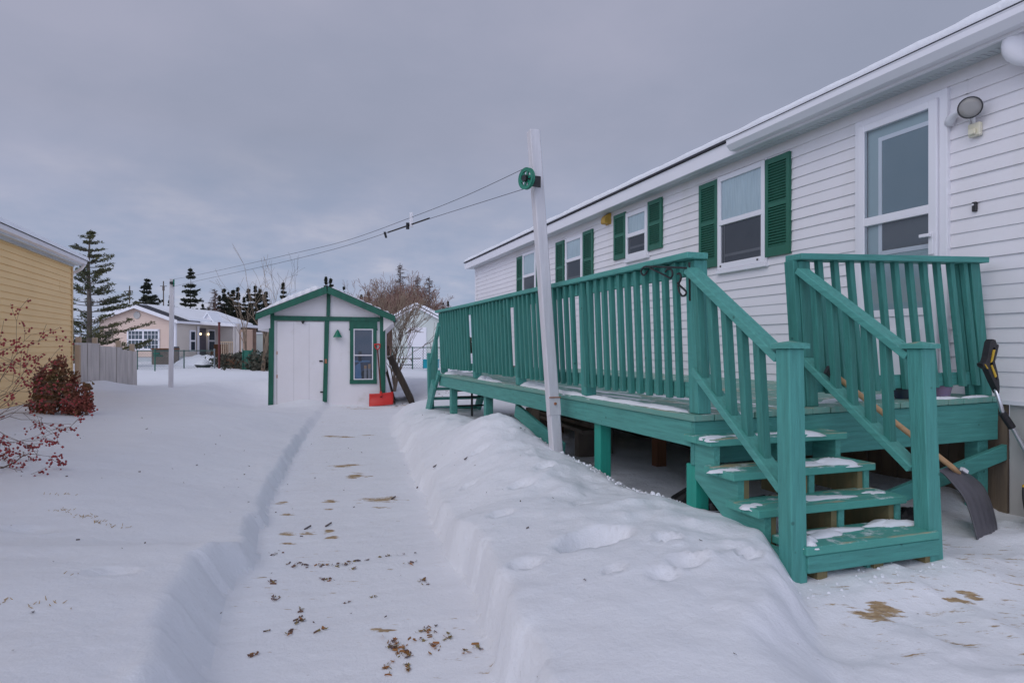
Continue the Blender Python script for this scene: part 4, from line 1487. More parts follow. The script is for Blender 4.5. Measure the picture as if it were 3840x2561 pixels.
mb.box(a0, a0 + .022, -.030, 0, b0, b1)
mb.box(a1 - .022, a1, -.030, 0, b0, b1)
mb.box(a0, a1, -.031, 0, b1 - .024, b1)
mb.box(a0, a1, -.031, 0, b0, b0 + .022)
mb.box(a0, a1, -.032, 0, 1.07, 1.095)
link('sash', mb, VINYL, sw)
for q0, q1 in ((b0, 1.07), (1.095, b1)):
    mb = MB()
    mb.add([(a0, -.024, q0), (a1, -.024, q0), (a1, -.024, q1), (a0, -.024, q1)], [(0, 1, 2, 3)])
    link('pane', mb, GLASS, sw)
mb = MB()
mb.add([(a0, -.006, b0), (a1, -.006, b0), (a1, -.006, b1), (a0, -.006, b1)], [(0, 1, 2, 3)], 0)
mb.add([(a0 + .03, -.012, b0 + .02), (a0 + .17, -.012, b0 + .02), (a0 + .14, -.012, b0 + .38), (a0 + .03, -.012, b0 + .30)], [(0, 1, 2, 3)], 1)
mb.add([(a0 + .02, -.011, b0 + .0), (a1, -.011, b0 + .0), (a1, -.011, b0 + .22), (a0 + .2, -.011, b0 + .20), (a0 + .1, -.011, b0 + .06)], [(0, 1, 2, 3, 4)], 2)
for k in range(2):
    mb.box(a0 + .22 + k * .085, a0 + .275 + k * .085, -.016, -.012, b0, b0 + .24, 3)
    mb.box(a0 + .22 + k * .085, a0 + .275 + k * .085, -.017, -.012, b0 + .24, b0 + .31 + .03 * k, 4)
mb.box(a0 + .10, a0 + .17, -.013, -.009, b0 + .40, b0 + .62, 2)
mb.box(a0 + .02, a0 + .34, -.012, -.0095, b0 + .38, b0 + .42, 1)
link('stored_items', mb, [SHEDIN, M('blue_bag', (.12, .24, .42), None, .6), DARK, M('grey_tubes', (.30, .30, .34), None, .6), M('tan_tops', (.45, .28, .17), None, .6)], sw)
t = thing('bell_ornament', 'small green metal bell ornament fixed to the shed front beside its window', 'ornament', shed.matrix_basis @ Vector((.215, -.02, 1.50)), SA, local=True)
mb = MB()
mb.lathe((0, -.06, -.03), (0, 0, 1), [(0, .095), (.02, .085), (.08, .055), (.13, .03), (.16, .008)], 16)
mb.box(-.012, .012, -.05, .02, .10, .13)
link('bell', mb, PULLEY, t, smooth=True, auto=R(40))

# red shovel leaning on the shed
t = thing('snow_shovel', 'bright red snow shovel leaning against the white shed corner', 'shovel', (2.02, 14.28, 0.02))
mb = MB()
u_ = Vector((math.cos(SA), math.sin(SA), 0))
n_ = Vector((-math.sin(SA) * -1, -math.cos(SA), 0))       # towards the path
base = Vector((2.0, 14.20, .015))
rows = []
for i in range(9):
    u = i / 8
    off = .10 * (1 - u) ** 2 - .05 * u * (1 - u)
    for j in range(13):
        s = j / 12 * 2 - 1
        p = base + u_ * (s * .255) + n_ * (off - .03 * s * s) + Vector((0, 0, u * .25 + .012 * s * s * u + .02 * s))
        mb.v.append(tuple(p))
for i in range(8):
    for j in range(12):
        a = i * 13 + j
        mb.f.append((a, a + 1, a + 14, a + 13))
        mb.m.append(0)
b_ = link('blade', mb, REDP, t, smooth=True)
sm = b_.modifiers.new('thick', 'SOLIDIFY')
sm.thickness = .008
mb = MB()
s0, s1 = base + n_ * .015 + Vector((0, 0, .17)), Vector((1.945, 14.36, 1.20))
mb.tube([s0, s0.lerp(s1, .05), s1], [.022, .016, .015], 10)
link('handle', mb, MAROON, t, smooth=True)
mb = MB()
d = (s1 - s0).normalized()
mb.tube([s1, s1 + d * .05 + u_ * .05, s1 + d * .12 + u_ * .055], .012, 8)
mb.tube([s1, s1 + d * .05 - u_ * .05, s1 + d * .12 - u_ * .055], .012, 8)
mb.tube([s1 + d * .12 - u_ * .068, s1 + d * .12 + u_ * .068], .016, 8)
link('grip', mb, REDP, t, smooth=True, auto=R(50))
mb = MB()
mb.tube([s0 + d * .02, s0 + d * .12], .026, 8)
link('socket', mb, REDP, t, smooth=True, auto=R(50))

# boards leaning on the shed's right side
sm_ = Matrix.Rotation(SA, 4, 'Z')
for i, (xb_, yf, wd, hgt, off, lab) in enumerate((
        (1.42, .00, 1.0, .70, .0, 'short dark board leaning nearest the shed corner behind the red shovel'),
        (1.74, .15, 1.2, 1.02, .03, 'wide dark sheet of plywood leaning on the shed side, middle of three'),
        (1.84, .30, 1.4, 1.0, .05, 'outermost weathered board leaning on the shed side above the litter'))):
    mb = MB()
    a = Vector((xb_, yf, .0))
    b = Vector((1.225 + off, yf + .05, hgt))
    th = (.02, .13, .03)[i]
    n = Vector((hgt, 0, xb_ - 1.225)).normalized() * th
    p = [a, a + Vector((0, wd, 0)), b + Vector((0, wd, 0)), b]
    mb.hexa([Vector((0.915, 14.62, 0)) + sm_ @ q for q in p], [Vector((0.915, 14.62, 0)) + sm_ @ (q + n) for q in p])
    tag(link('leaning_board', mb, DARKB, None, bevel=.003), lab, 'board', group='boards leaning on the shed side')

# ------------------------------------------------------------------ yellow house on the left
yh = thing('yellow_house', 'yellow sided house with white eaves at the left edge', 'house', (-3.9, 9.0, 0.0))
mb = MB()
siding(mb, -3.9, 0.5, 14.92, .25, 2.855, 'x', 1, .1016, .018)
siding(mb, 14.92, -12.0, -3.9, .25, 2.85, 'y', 1, .1016, .012)
mb.add([(-3.9, 14.92, 2.88), (-12, 14.92, 2.88), (-7.95, 14.92, 4.1)], [(0, 1, 2)])
mb.add([(-12, .5, .2), (-12, 14.92, .2), (-12, 14.92, 2.88), (-12, .5, 2.88)], [(0, 1, 2, 3)])
mb.add([(-12, .5, .2), (-3.9, .5, .2), (-3.9, .5, 2.88), (-12, .5, 2.88)], [(0, 1, 2, 3)])
link('wall', mb, YELLOW, yh)
mb = MB()
mb.box(-3.91, -3.87, 14.86, 14.94, .2, 2.87)
link('corner_trim', mb, YELTRIM, yh)
mb = MB()
mb.box(-3.9, -3.735, .5, 15.02, 2.86, 2.875)
mb.box(-3.75, -3.732, .5, 15.02, 2.85, 2.95)
mb.box(-3.885, -3.85, .5, 14.93, 2.825, 2.859)
link('soffit', mb, SOFF, yh)
mb = MB()
mb.prism([(-3.73, 2.875), (-3.665, 2.89), (-3.65, 2.955), (-3.73, 2.955)], 'y', .5, 15.02)
mb.tube([(-3.69, 14.97, 2.88), (-3.75, 14.99, 2.80), (-3.86, 15.06, 2.74), (-4.02, 15.02, 2.62), (-4.05, 14.98, 2.5), (-4.05, 14.98, .4)], .03, 8)
link('gutter', mb, VINYL, yh)
mb = MB()
mb.prism([(-3.63, 2.957), (-3.63, 2.977), (-7.95, 4.16), (-12.3, 2.977), (-12.3, 2.957), (-7.95, 4.13)], 'y', .3, 15.05)
yr = link('roof', mb, SHINGLE, yh)
mb = MB()
mb.prism([(-3.622, 2.958), (-3.65, 3.035), (-7.95, 4.26), (-12.2, 3.03), (-12.2, 3.0), (-7.95, 4.163)], 'y', .28, 15.06)
link('roof_snow', mb, SNOW, yr)


# ------------------------------------------------------------------ plants
def branch(mb, p, d, ln, r, depth, rnd, tips, spread=.6, up=.1, seg=4, curl=.18, split=(2, 3), shrink=(.55, .8), n=5, rmin=.0015):
    pts, rs = [p], [r]
    for i in range(seg):
        d = (d + Vector((rnd.gauss(0, curl), rnd.gauss(0, curl), rnd.gauss(0, curl) + up))).normalized()
        p = p + d * (ln / seg)
        pts.append(p)
        rs.append(max(rmin, r * (1 - .55 * (i + 1) / seg)))
    mb.tube(pts, rs, n if r > .012 else 3, cap=False)
    if depth <= 0:
        tips.append((p, d))
        tips.append((pts[len(pts) // 2], d))
        return
    for k in range(rnd.randint(*split)):
        i = rnd.randint(max(1, seg - 2), seg) if k else seg
        a = rnd.uniform(0, 6.283)
        o = d.orthogonal().normalized()
        o = Matrix.Rotation(a, 3, d) @ o
        nd = (d + o * rnd.uniform(.4, 1.0) * spread * 1.5).normalized()
        branch(mb, pts[i], nd, ln * rnd.uniform(*shrink), rs[i] * .8, depth - 1, rnd, tips, spread, up, max(2, seg - 1), curl, split, shrink, n, rmin)


def octa(mb, c, r, mi=0):
    x, y, z = c
    mb.add([(x + r, y, z), (x - r, y, z), (x, y + r, z), (x, y - r, z), (x, y, z + r), (x, y, z - r)],
           [(0, 2, 4), (2, 1, 4), (1, 3, 4), (3, 0, 4), (2, 0, 5), (1, 2, 5), (3, 1, 5), (0, 3, 5)], mi)


# berry bush in the left foreground
bz = gz(-2.45, 5.75)
t = thing('berry_bush', 'bare bush hung with red berries in snow before the yellow house', 'bush', (-2.45, 5.75, bz))
rnd = random.Random(21)
mb, tips = MB(), []
for k in range(15):
    a = rnd.uniform(0, 6.283)
    tilt = rnd.uniform(.35, 1.15) * (.62 if math.cos(a) > .1 else 1)
    d = Vector((math.cos(a) * tilt, math.sin(a) * tilt, 1.0)).normalized()
    branch(mb, Vector((-2.45 + .12 * math.cos(a), 5.75 + .12 * math.sin(a), bz - .05)), d, rnd.uniform(.42, .60), .011, 3, rnd, tips, .55, -.03, 5, .16, (2, 3), (.55, .8))
for k in range(16):                  # low arching shoots at the bush's near foot
    a = rnd.uniform(-1.2, .9)
    d = Vector((math.cos(a), math.sin(a) - .3, .55)).normalized()
    branch(mb, Vector((-2.28 + rnd.gauss(0, .10), 5.6 + rnd.gauss(0, .1), bz - .03)), d, rnd.uniform(.15, .25), .007, 3, rnd, tips, .6, -.12, 5, .2, (2, 3), (.5, .75))
link('branches', mb, BUSHB, t)
mb = MB()
for p, d in tips:
    if rnd.random() < .8:
        for q in range(rnd.choice((1, 2, 3, 4, 5))):
            c = p + Vector((rnd.gauss(0, .018), rnd.gauss(0, .018), rnd.gauss(-.012, .015)))
            octa(mb, c, rnd.uniform(.007, .0115))
link('berries', mb, BERRY, t, smooth=True)['kind'] = 'stuff'


def leaf_cloud(mb, pts, size, rnd, n_each, spread, flat=.5, mi=0, up=.3):
    for c in pts:
        for k in range(n_each):
            p = Vector(c) + Vector((rnd.gauss(0, spread), rnd.gauss(0, spread), rnd.gauss(0, spread * flat)))
            d = Vector((rnd.gauss(0, 1), rnd.gauss(0, 1), rnd.gauss(up, .6))).normalized()
            s = d.orthogonal().normalized()
            s = Matrix.Rotation(rnd.uniform(0, 6.28), 3, d) @ s
            l, w = size * rnd.uniform(.6, 1.3), size * rnd.uniform(.25, .45)
            o = len(mb.v)
            mb.v += [tuple(p - d * l * .5), tuple(p + s * w), tuple(p + d * l * .5), tuple(p - s * w)]
            mb.f.append((o, o + 1, o + 2, o + 3))
            mb.m.append(mi)


ez = gz(-2.7, 9.9)
t = thing('evergreen_shrub', 'low bronze green evergreen shrub at the corner of the yellow house', 'shrub', (-2.7, 9.9, ez))
rnd = random.Random(5)
mb, mt = MB(), MB()
for (x, y, h, r) in ((-2.92, 9.95, .58, .10), (-2.80, 10.0, .66, .10), (-2.68, 9.9, .72, .09), (-2.58, 9.75, .34, .10), (-2.45, 9.68, .17, .08), (-2.37, 9.7, .36, .045), (-2.78, 9.8, .46, .10), (-3.02, 10.1, .46, .09), (-2.58, 9.95, .50, .08)):
    mt.tube([(x, y, ez - .05), (x + .01, y, ez + h * .8)], [.02, .006], 5)
    for i in range(60):
        u = rnd.random()
        rr_ = r * (1 - u * .75) * math.sqrt(rnd.random())
        a = rnd.uniform(0, 6.28)
        leaf_cloud(mb, [(x + rr_ * math.cos(a), y + rr_ * math.sin(a), ez + .02 + u * h)], .045, rnd, 9, .026, .9, 0, 1.2)
link('foliage', mb, YEW, t)
link('stems', mt, BUSHB, t)


def conifer(name, label, base, h, rad, seed, group=None, mats=(BARK, SPRUCE), whorls=26, bare=.08, cat='tree', needle=.16, dens=1.0, sag=-.15, trunk_r=None, power=.9, gap=.0):
    """A spruce-like tree: trunk with whorls of boughs, each bough set with many needle-clump leaves."""
    t = thing(name, label, cat, base, rnd_rot(seed), group, local=True)
    rnd = random.Random(seed)
    mt, mc = MB(), MB()
    tr = trunk_r or h * .012
    pts = [(rnd.gauss(0, .01) * h * .3 * i / 6, rnd.gauss(0, .01) * h * .3 * i / 6, -.3 + (h + .3) * i / 6) for i in range(7)]
    mt.tube(pts, [tr * (1 - i / 6.4) for i in range(7)], 7)
    for w in range(whorls):
        u = bare + (1 - bare) * (w + rnd.uniform(-.7, .7)) / whorls
        u = min(max(u, bare), .985)
        z = u * h
        L0 = rad * (1 - u) ** power + rad * .025
        nb = rnd.randint(4, 8)
        a0 = rnd.uniform(0, 6.28)
        for b in range(nb):
            if rnd.random() < gap:
                continue
            a = a0 + b * 6.283 / nb + rnd.uniform(-.35, .35)
            L = L0 * rnd.choice((rnd.uniform(.35, .8), rnd.uniform(.7, 1.25)))
            d = Vector((math.cos(a), math.sin(a), 0))
            q = []
            for i in range(5):
                f = i / 4
                q.append(Vector((0, 0, z)) + d * L * f + Vector((0, 0, L * ((sag + rnd.uniform(-.16, .14)) * f + .22 * f * f))))
            mt.tube(q, [tr * .22 * (1 - f_ * .2) for f_ in range(5)], 3, cap=False)
            m = max(4, int(L / (needle * .42) * dens))
            for i in range(m):
                f = (i + rnd.random()) / m * .92 + .10
                k = min(3, int(f * 4))
                c = q[k].lerp(q[k + 1], min(1, f * 4 - k))
                wdt = L * .24 * (1 - f * .65)
                for s_ in range(5):
                    p = c + Vector((-d.y, d.x, 0)) * rnd.gauss(0, wdt) + Vector((0, 0, rnd.gauss(-.02, .05) * needle * 4))
                    dd = (d * rnd.uniform(.3, 1) + Vector((-d.y, d.x, 0)) * rnd.gauss(0, .8) + Vector((0, 0, rnd.gauss(-.1, .45)))).normalized()
                    sv = dd.orthogonal().normalized()
                    sv = Matrix.Rotation(rnd.uniform(0, 6.28), 3, dd) @ sv
                    l, wd_ = needle * rnd.uniform(.7, 1.4), needle * rnd.uniform(.18, .34)
                    o = len(mc.v)
                    mc.v += [tuple(p - dd * l * .5), tuple(p + sv * wd_), tuple(p + dd * l * .5), tuple(p - sv * wd_)]
                    mc.f.append((o, o + 1, o + 2, o + 3))
                    mc.m.append(0)
    link('trunk', mt, mats[0], t)
    link('crown', mc, mats[1], t)
    return t


def rnd_rot(seed):
    return (seed * 1.37) % 6.283


# big pine behind the fence: layered open boughs
pz = .35
pb = V(-18.75, 29.0, pz)
t = thing('pine_tree', 'tall open pine with layered olive boughs between the yellow and beige houses', 'tree', pb, -YAW, local=True)
rnd = random.Random(12)
mt, mc = MB(), MB()
H = 6.05
mt.tube([(0, 0, -.3), (.02, 0, H * .4), (-.03, 0, H * .75), (.05, 0, H)], [.13, .10, .06, .015], 8)
ups = list(np.linspace(.03, .985, 24))
for u in ups:
    z = u * H + rnd.uniform(-.08, .08)
    if u < .45:
        L0 = 1.95 + (.75 if u < .24 else 0) - .9 * abs(u - .2)
    elif u < .80:
        L0 = 1.75 - 2.1 * (u - .45)
    else:
        L0 = .95 * (1 - (u - .80) / .2) + .18
    nb = 4 if u < .8 else 6
    for b in range(nb):
        a = rnd.uniform(0, 6.28)
        L = L0 * rnd.uniform(.45, 1.1)
        d = Vector((math.cos(a), math.sin(a), 0))
        q = [Vector((0, 0, z)) + d * L * f + Vector((0, 0, L * (.02 * f + .22 * f * f))) for f in (0, .25, .5, .75, 1.0)]
        mt.tube(q, [.026, .022, .018, .012, .006], 4, cap=False)
        m = max(3, int(L * 8))
        for i in range(m):
            f = .35 + .66 * (i + rnd.random()) / m if u < .8 else .15 + .85 * (i + rnd.random()) / m
            k = min(3, int(f * 4))
            c = q[k].lerp(q[k + 1], min(1, f * 4 - k))
            for s_ in range(16):
                p = c + Vector((-d.y, d.x, 0)) * rnd.gauss(0, .07 + .08 * (1 - f)) * L * .7 + d * rnd.gauss(0, .06) + Vector((0, 0, rnd.gauss(.03, .032)))
                dd = (d * rnd.uniform(0, 1) + Vector((rnd.gauss(0, .6), rnd.gauss(0, .6), rnd.uniform(0, .9)))).normalized()
                sv = Matrix.Rotation(rnd.uniform(0, 6.28), 3, dd) @ dd.orthogonal().normalized()
                l, wd_ = rnd.uniform(.08, .16), rnd.uniform(.012, .028)
                o = len(mc.v)
                mc.v += [tuple(p - dd * l * .4), tuple(p + sv * wd_), tuple(p + dd * l * .6), tuple(p - sv * wd_)]
                mc.f.append((o, o + 1, o + 2, o + 3))
                mc.m.append(0)
link('trunk', mt, BARK, t)
link('crown', mc, PINEN, t)


def bgpos(x_px, Z, z=0.0):         # lateral metres for something seen at that bearing in the survey sketch, Z metres ahead
    return V((x_px - 1920) / 2453 * Z, Z, z)


GB = .25
conifer('spruce_tree', 'broad dark spruce behind the beige house roof, left of the distant white post', bgpos(552, 62, GB), 7.7, 2.7, 31, whorls=24, needle=.28, bare=.05, sag=-.10, power=.9, dens=1.1)
conifer('spruce_tree', 'narrow dark spruce behind the beige house, right of the distant white post', bgpos(714, 66, GB), 9.2, 2.7, 32, whorls=26, needle=.28, bare=.05, sag=-.10, power=.9, dens=1.1)
# treeline behind
protos = []
for i, (h, r, wh) in enumerate(((8.0, 1.35, 17), (7.0, 1.6, 15), (9.0, 1.25, 20))):
    protos.append((h, r, wh, 50 + i))
line = [(640, 75, 7.2), (760, 70, 5.8), (790, 66, 4.6), (803, 78, 6.6), (840, 82, 8.6), (856, 76, 7.6), (892, 80, 8.6), (915, 70, 6.6), (932, 80, 8.4), (957, 84, 9.2), (975, 76, 8.0),
        (992, 85, 8.2), (1015, 70, 5.8), (1062, 74, 8.6), (1085, 66, 5.0), (1170, 88, 9.2), (1222, 84, 10.4), (1240, 82, 9.9), (1290, 80, 8.6), (1355, 86, 8.2), (1382, 80, 8.0), (1430, 84, 7.6), (1620, 70, 4.8),
        (1635, 76, 6.0), (1662, 80, 6.6), (1680, 90, 7.6), (600, 85, 5.2), (680, 70, 3.8), (740, 85, 6.0), (870, 66, 5.2), (950, 64, 4.6), (1035, 66, 4.6), (985, 64, 4.8), (905, 62, 4.2)]
made = {}
line = sorted(line)
ORD = ['first', 'second', 'third', 'fourth', 'fifth', 'sixth', 'seventh', 'eighth', 'ninth', 'tenth', 'eleventh', 'twelfth', 'thirteenth', 'fourteenth', 'fifteenth', 'sixteenth',
       'seventeenth', 'eighteenth', 'nineteenth', 'twentieth', 'twenty-first', 'twenty-second', 'twenty-third', 'twenty-fourth', 'twenty-fifth', 'twenty-sixth', 'twenty-seventh']
nl = sum(1 for l in line if l[0] < 1100)
il = ir = 0
for i, (x, Z, h) in enumerate(line):
    k = i % 3
    ph, pr_, wh, seed = protos[k]
    if x < 1100:
        lab = 'dark spruce, %s from the left in the treeline between beige house and shed' % ORD[il]
        il += 1
    else:
        lab = 'dark spruce, %s from the left in the treeline above and right of the shed' % ORD[ir]
        ir += 1
    if k not in made:
        o = conifer('spruce_tree', lab, bgpos(x, Z, GB), ph, pr_, seed, 'spruces of the far treeline', whorls=int(wh * 1.5), needle=.27, bare=.04, sag=-.10, dens=.75, power=1.0)
        made[k] = o
    else:
        o = copy_tree(made[k])
        o.location = bgpos(x, Z, GB)
        o['label'] = lab
    o.scale = (h / ph * random.uniform(.85, 1.1),) * 2 + (h / ph,)
    o.rotation_euler = (0, 0, random.uniform(0, 6.28))
rnd = random.Random(909)
fill = [(x + rnd.uniform(-6, 6), rnd.uniform(66, 74), rnd.uniform(4.6, 7.2), 0) for x in range(826, 1010, 8)]
fill += [(x + rnd.uniform(-8, 8), rnd.uniform(68, 76), rnd.uniform(4.0, 5.4), 1) for x in range(590, 820, 12)]
fill += [(x + rnd.uniform(-8, 8), rnd.uniform(72, 84), rnd.uniform(4.0, 6.0), 2) for x in range(1250, 1700, 16)]
fill += [(x + rnd.uniform(-8, 8), rnd.uniform(72, 84), rnd.uniform(4.0, 5.4), 0) for x in range(1010, 1090, 14)]
FL_ = ('dark spruce crowded in the low thick stand left of the shed', 'low dark spruce in the band behind the beige house roof', 'low dark spruce in the band behind the reddish bare trees')
for i, (x, Z, h, w_) in enumerate(fill):
    o = copy_tree(made[i % 3])
    o.location = bgpos(x, Z, GB)
    o['label'] = FL_[w_]
    o['group'] = 'small spruces crowded in the far treeline'
    ph = protos[i % 3][0]
    o.scale = (h / ph * rnd.uniform(1.0, 1.35),) * 2 + (h / ph,)
    o.rotation_euler = (0, 0, rnd.uniform(0, 6.28))
# low far wood that closes the horizon
mb = MB()
rnd = random.Random(77)
for x in range(-900, 5400, 14):
    Z = rnd.uniform(100, 130)
    hgt = rnd.uniform(2.2, 4.2) * (1.0 if 500 < x < 1900 else .8)
    c = bgpos(x, Z, 0)
    for k in range(26):
        u = rnd.random()
        p = c + Vector((rnd.gauss(0, 1.0) * (1 - u * .8), rnd.gauss(0, 1.0), u * hgt))
        l = rnd.uniform(.5, 1.0)
        o = len(mb.v)
        d = Vector((rnd.gauss(0, .6), rnd.gauss(0, .6), 1)).normalized()
        s_ = Matrix.Rotation(rnd.uniform(0, 6.28), 3, d) @ d.orthogonal()
        mb.v += [tuple(p - d * l * .6), tuple(p + s_ * l * .4), tuple(p + d * l), tuple(p - s_ * l * .4)]
        mb.f.append((o, o + 1, o + 2, o + 3))
        mb.m.append(0)
tag(link('far_woods', mb, SPRUCE, None), 'low dark band of far woods along the horizon', 'woods', kind='stuff')


def bare_tree(name, label, base, h, seed, mat=BARKT, stems=3, spread=.35, depth=4, r=.05, twig=.006, cat='tree', group=None, up=.06, curl=.12, split=(2, 3), lean=None, bare_lo=.3):
    t = thing(name, label, cat, base, 0, group, local=True)
    rnd = random.Random(seed)
    mt, mc, tips = MB(), MB(), []
    for k in range(stems):
        a = rnd.uniform(0, 6.28)
        tl = rnd.uniform(.05, spread)
        d = Vector((math.cos(a) * tl, math.sin(a) * tl, 1)).normalized()
        if lean:
            d = (d + Vector(lean) * rnd.uniform(.2, 1)).normalized()
        p = Vector((rnd.gauss(0, r), rnd.gauss(0, r), -.2))
        pts, rs = [p], [r]
        seg = 5
        for i in range(seg):
            d = (d + Vector((rnd.gauss(0, .06), rnd.gauss(0, .06), .03))).normalized()
            p = p + d * h * .42 / seg
            pts.append(p)
            rs.append(r * (1 - .10 * (i + 1)))
        mt.tube(pts, rs, 7)
        for q in range(rnd.randint(2, 4)):
            i = rnd.randint(3, seg) if q else seg
            o = Matrix.Rotation(rnd.uniform(0, 6.28), 3, d) @ d.orthogonal().normalized()
            branch(mc, pts[i], (d + o * rnd.uniform(.2, .7)).normalized(), h * .30 * rnd.uniform(.7, 1.1), rs[i] * .75, depth - 1, rnd, tips, .45, up, 4, curl, split, (.55, .8), 5, twig)
    link('trunk', mt, mat, t)
    link('crown', mc, mat, t)
    return t


bare_tree('bare_tree', 'tall bare grey branched tree immediately left of the shed', bgpos(985, 24, .3), 4.6, 3, BARKT, 3, .40, 3, .034, .005, split=(2, 2), curl=.10)
bare_tree('bare_tree', 'bare tree with slender upright stems left of the shed and beside the porch', bgpos(925, 26, .3), 4.6, 9, BARKT, 2, .35, 3, .034, .005, split=(2, 2), curl=.10)
bare_tree('bare_tree', 'thin bare tree reaching above the left slope of the shed roof', bgpos(1065, 34, .3), 6.2, 15, BARK, 2, .3, 3, .024, .005, split=(2, 2), curl=.10)
bare_tree('dead_shrub', 'bare multi stemmed shrub against the right side of the shed', bgpos(1480, 17.6, .1), 2.75, 27, BARKT, 11, .30, 4, .026, .006, 'shrub', curl=.09)
for i, (x, Z, h, sd_, lab) in enumerate(((1345, 54, 4.6, 41, 'reddish bare tree just right of the shed roof peak'), (1405, 52, 5.2, 42, 'leafless reddish alder standing above the right shed eave'),
                                         (1440, 50, 5.6, 43, 'wide reddish bare tree behind the pale small building, left side'), (1500, 52, 6.0, 46, 'tallest reddish bare tree behind the pale building gable'),
                                         (1548, 50, 5.4, 44, 'low reddish bare tree above the pale building peak'), (1600, 52, 5.2, 45, 'reddish bare tree at the far right beside the deck rail'), (1380, 48, 4.6, 48, 'short reddish thicket tree behind the right shed eave'),
                                         (1465, 47, 4.6, 49, 'short reddish thicket tree left of the pale building roof'), (1525, 46, 4.4, 51, 'short reddish thicket tree right behind the pale building ridge'), (1640, 54, 4.6, 52, 'small reddish bare tree half hidden by the deck rail'))):
    bare_tree('bare_tree', lab, bgpos(x, Z, GB), h * .95, sd_, BARKR, 9, .60, 6, .042, .011, group='reddish bare trees', split=(2, 3), curl=.19)


def larch(label, base, h, seed):
    t = thing('larch_tree', label, 'tree', base, rnd_rot(seed), 'bare larches', local=True)
    rnd = random.Random(seed)
    mt, mc = MB(), MB()
    mt.tube([(0, 0, -.3), (.05, 0, h * .5), (0, .05, h)], [.17, .11, .02], 6)
    for w in range(46):
        u = .12 + .87 * w / 46
        L0 = h * .20 * (1 - u) ** .7 + .15
        for b in range(3):
            a = rnd.uniform(0, 6.28)
            L = L0 * rnd.uniform(.5, 1.1)
            d = Vector((math.cos(a), math.sin(a), rnd.uniform(-.15, .25)))
            q = [Vector((0, 0, u * h)) + d * L * f + Vector((0, 0, -.1 * L * math.sin(f * 3.14))) for f in (0, .35, .7, 1)]
            mc.tube(q, [.035, .028, .02, .012], 3, cap=False)
            for k in range(5):
                f = rnd.uniform(.2, 1)
                c = q[0].lerp(q[3], f)
                e = c + Vector((rnd.gauss(0, .18), rnd.gauss(0, .18), rnd.uniform(-.28, .12)))
                mc.tube([c, e], [.016, .010], 3, cap=False)
    link('trunk', mt, LARCH, t)
    link('crown', mc, LARCH, t)


larch('tallest bare larch with brown twigs rising above the reddish thicket', bgpos(1502, 62, GB), 9.0, 61)
larch('second bare larch, slender, right of the tallest one', bgpos(1565, 66, GB), 8.3, 62)
larch('thin dark larch nearest the deck rail end', bgpos(1608, 66, GB), 8.2, 63)
larch('bare larch behind the beige house porch roof', bgpos(805, 62, GB), 6.6, 64)

# ------------------------------------------------------------------ fence by the yellow house
F0, F1 = Vector((-4.02, 15.62, 0)), Vector((-3.08, 16.62, 0))
t = thing('wooden_fence', 'weathered grey board fence beside the yellow house corner', 'fence', (-3.55, 16.1, 0.3))
rnd = random.Random(8)
fd = (F1 - F0).normalized()
fn = Vector((-fd.y, fd.x, 0))
FL = (F1 - F0).length
cuts = [(0.0, .52, 1.355, 1.335), (.52, 1.02, 1.285, 1.25), (1.02, FL, 1.20, 1.15)]
for (a, b, za, zb) in cuts:
    mb = MB()
    n = max(3, int((b - a) / .105))
    for i in range(n):
        u0, u1 = a + (b - a) * i / n + .003, a + (b - a) * (i + 1) / n - .003
        j = rnd.uniform(-.006, .006)
        p0, p1 = F0 + fd * u0 + fn * j, F0 + fd * u1 + fn * j
        zt0 = za + (zb - za) * (u0 - a) / (b - a)
        mb.hexa([p0 + Vector((0, 0, 0)), p1, p1 + fn * .018, p0 + fn * .018],
                [p0 + Vector((0, 0, zt0)), p1 + Vector((0, 0, zt0 - .004)), p1 + fn * .018 + Vector((0, 0, zt0 - .004)), p0 + fn * .018 + Vector((0, 0, zt0))])
    link('board_panel', mb, FENCEW, t)
for u, z in ((.03, 1.30), (.12, 1.47), (.46, 1.46), (.98, 1.40), (1.30, 1.33)):
    mb = MB()
    p = F0 + fd * u - fn * (.05 if u == .03 else -.068)
    w = .045
    mb.hexa([p + Vector((-w, -w, 0)), p + Vector((w, -w, 0)), p + Vector((w, w, 0)), p + Vector((-w, w, 0))],
            [p + Vector((-w, -w, z)), p + Vector((w, -w, z)), p + Vector((w, w, z)), p + Vector((-w, w, z))])
    link('fence_post', mb, POSTW, t, bevel=.004)

# ------------------------------------------------------------------ beige house across the yards
BZ = .15
C_ = V(-19.55, 38.0, BZ)
bh = thing('beige_house', 'beige gabled house with white window and snowy roof beyond the fence', 'house', C_, -YAW - .09, local=True)
# local x: along the gable front to the left is negative; local y: away
mb = MB()
siding(mb, 0, -4.7, 0, .55, 2.62, 'y', -1, .16, .014)
siding(mb, 0, -4.7, 0, 2.62, 3.42, 'y', -1, .16, .014, top=lambda z: (-2.35 - (3.42 - z) / .80 * 2.35, -2.35 + (3.42 - z) / .80 * 2.35))
mb.add([(-4.7, 0, .5), (-4.7, 8.6, .5), (-4.7, 8.6, 2.62), (-4.7, 0, 2.62)], [(0, 1, 2, 3)])
mb.add([(-4.7, 8.6, .5), (0, 8.6, .5), (0, 8.6, 2.62), (-2.35, 8.6, 3.42), (-4.7, 8.6, 2.62)], [(0, 1, 2, 3, 4)])
link('wall', mb, BEIGE, bh)
mb = MB()
siding(mb, 0, 0.12, 8.6, .55, 2.62, 'x', 1, .16, .014)
link('side_wall', mb, TAUPE, bh)
mb = MB()
mb.box(-4.66, -.04, .03, 8.5, -.4, .54)
link('foundation_skirt', mb, M('pale_skirt', (.55, .58, .60), None, .7), bh)
mb = MB()
mb.box(-.09, .02, -.025, .11, .3, 2.62)
link('corner_trim', mb, VINYL, bh)
mb = MB()
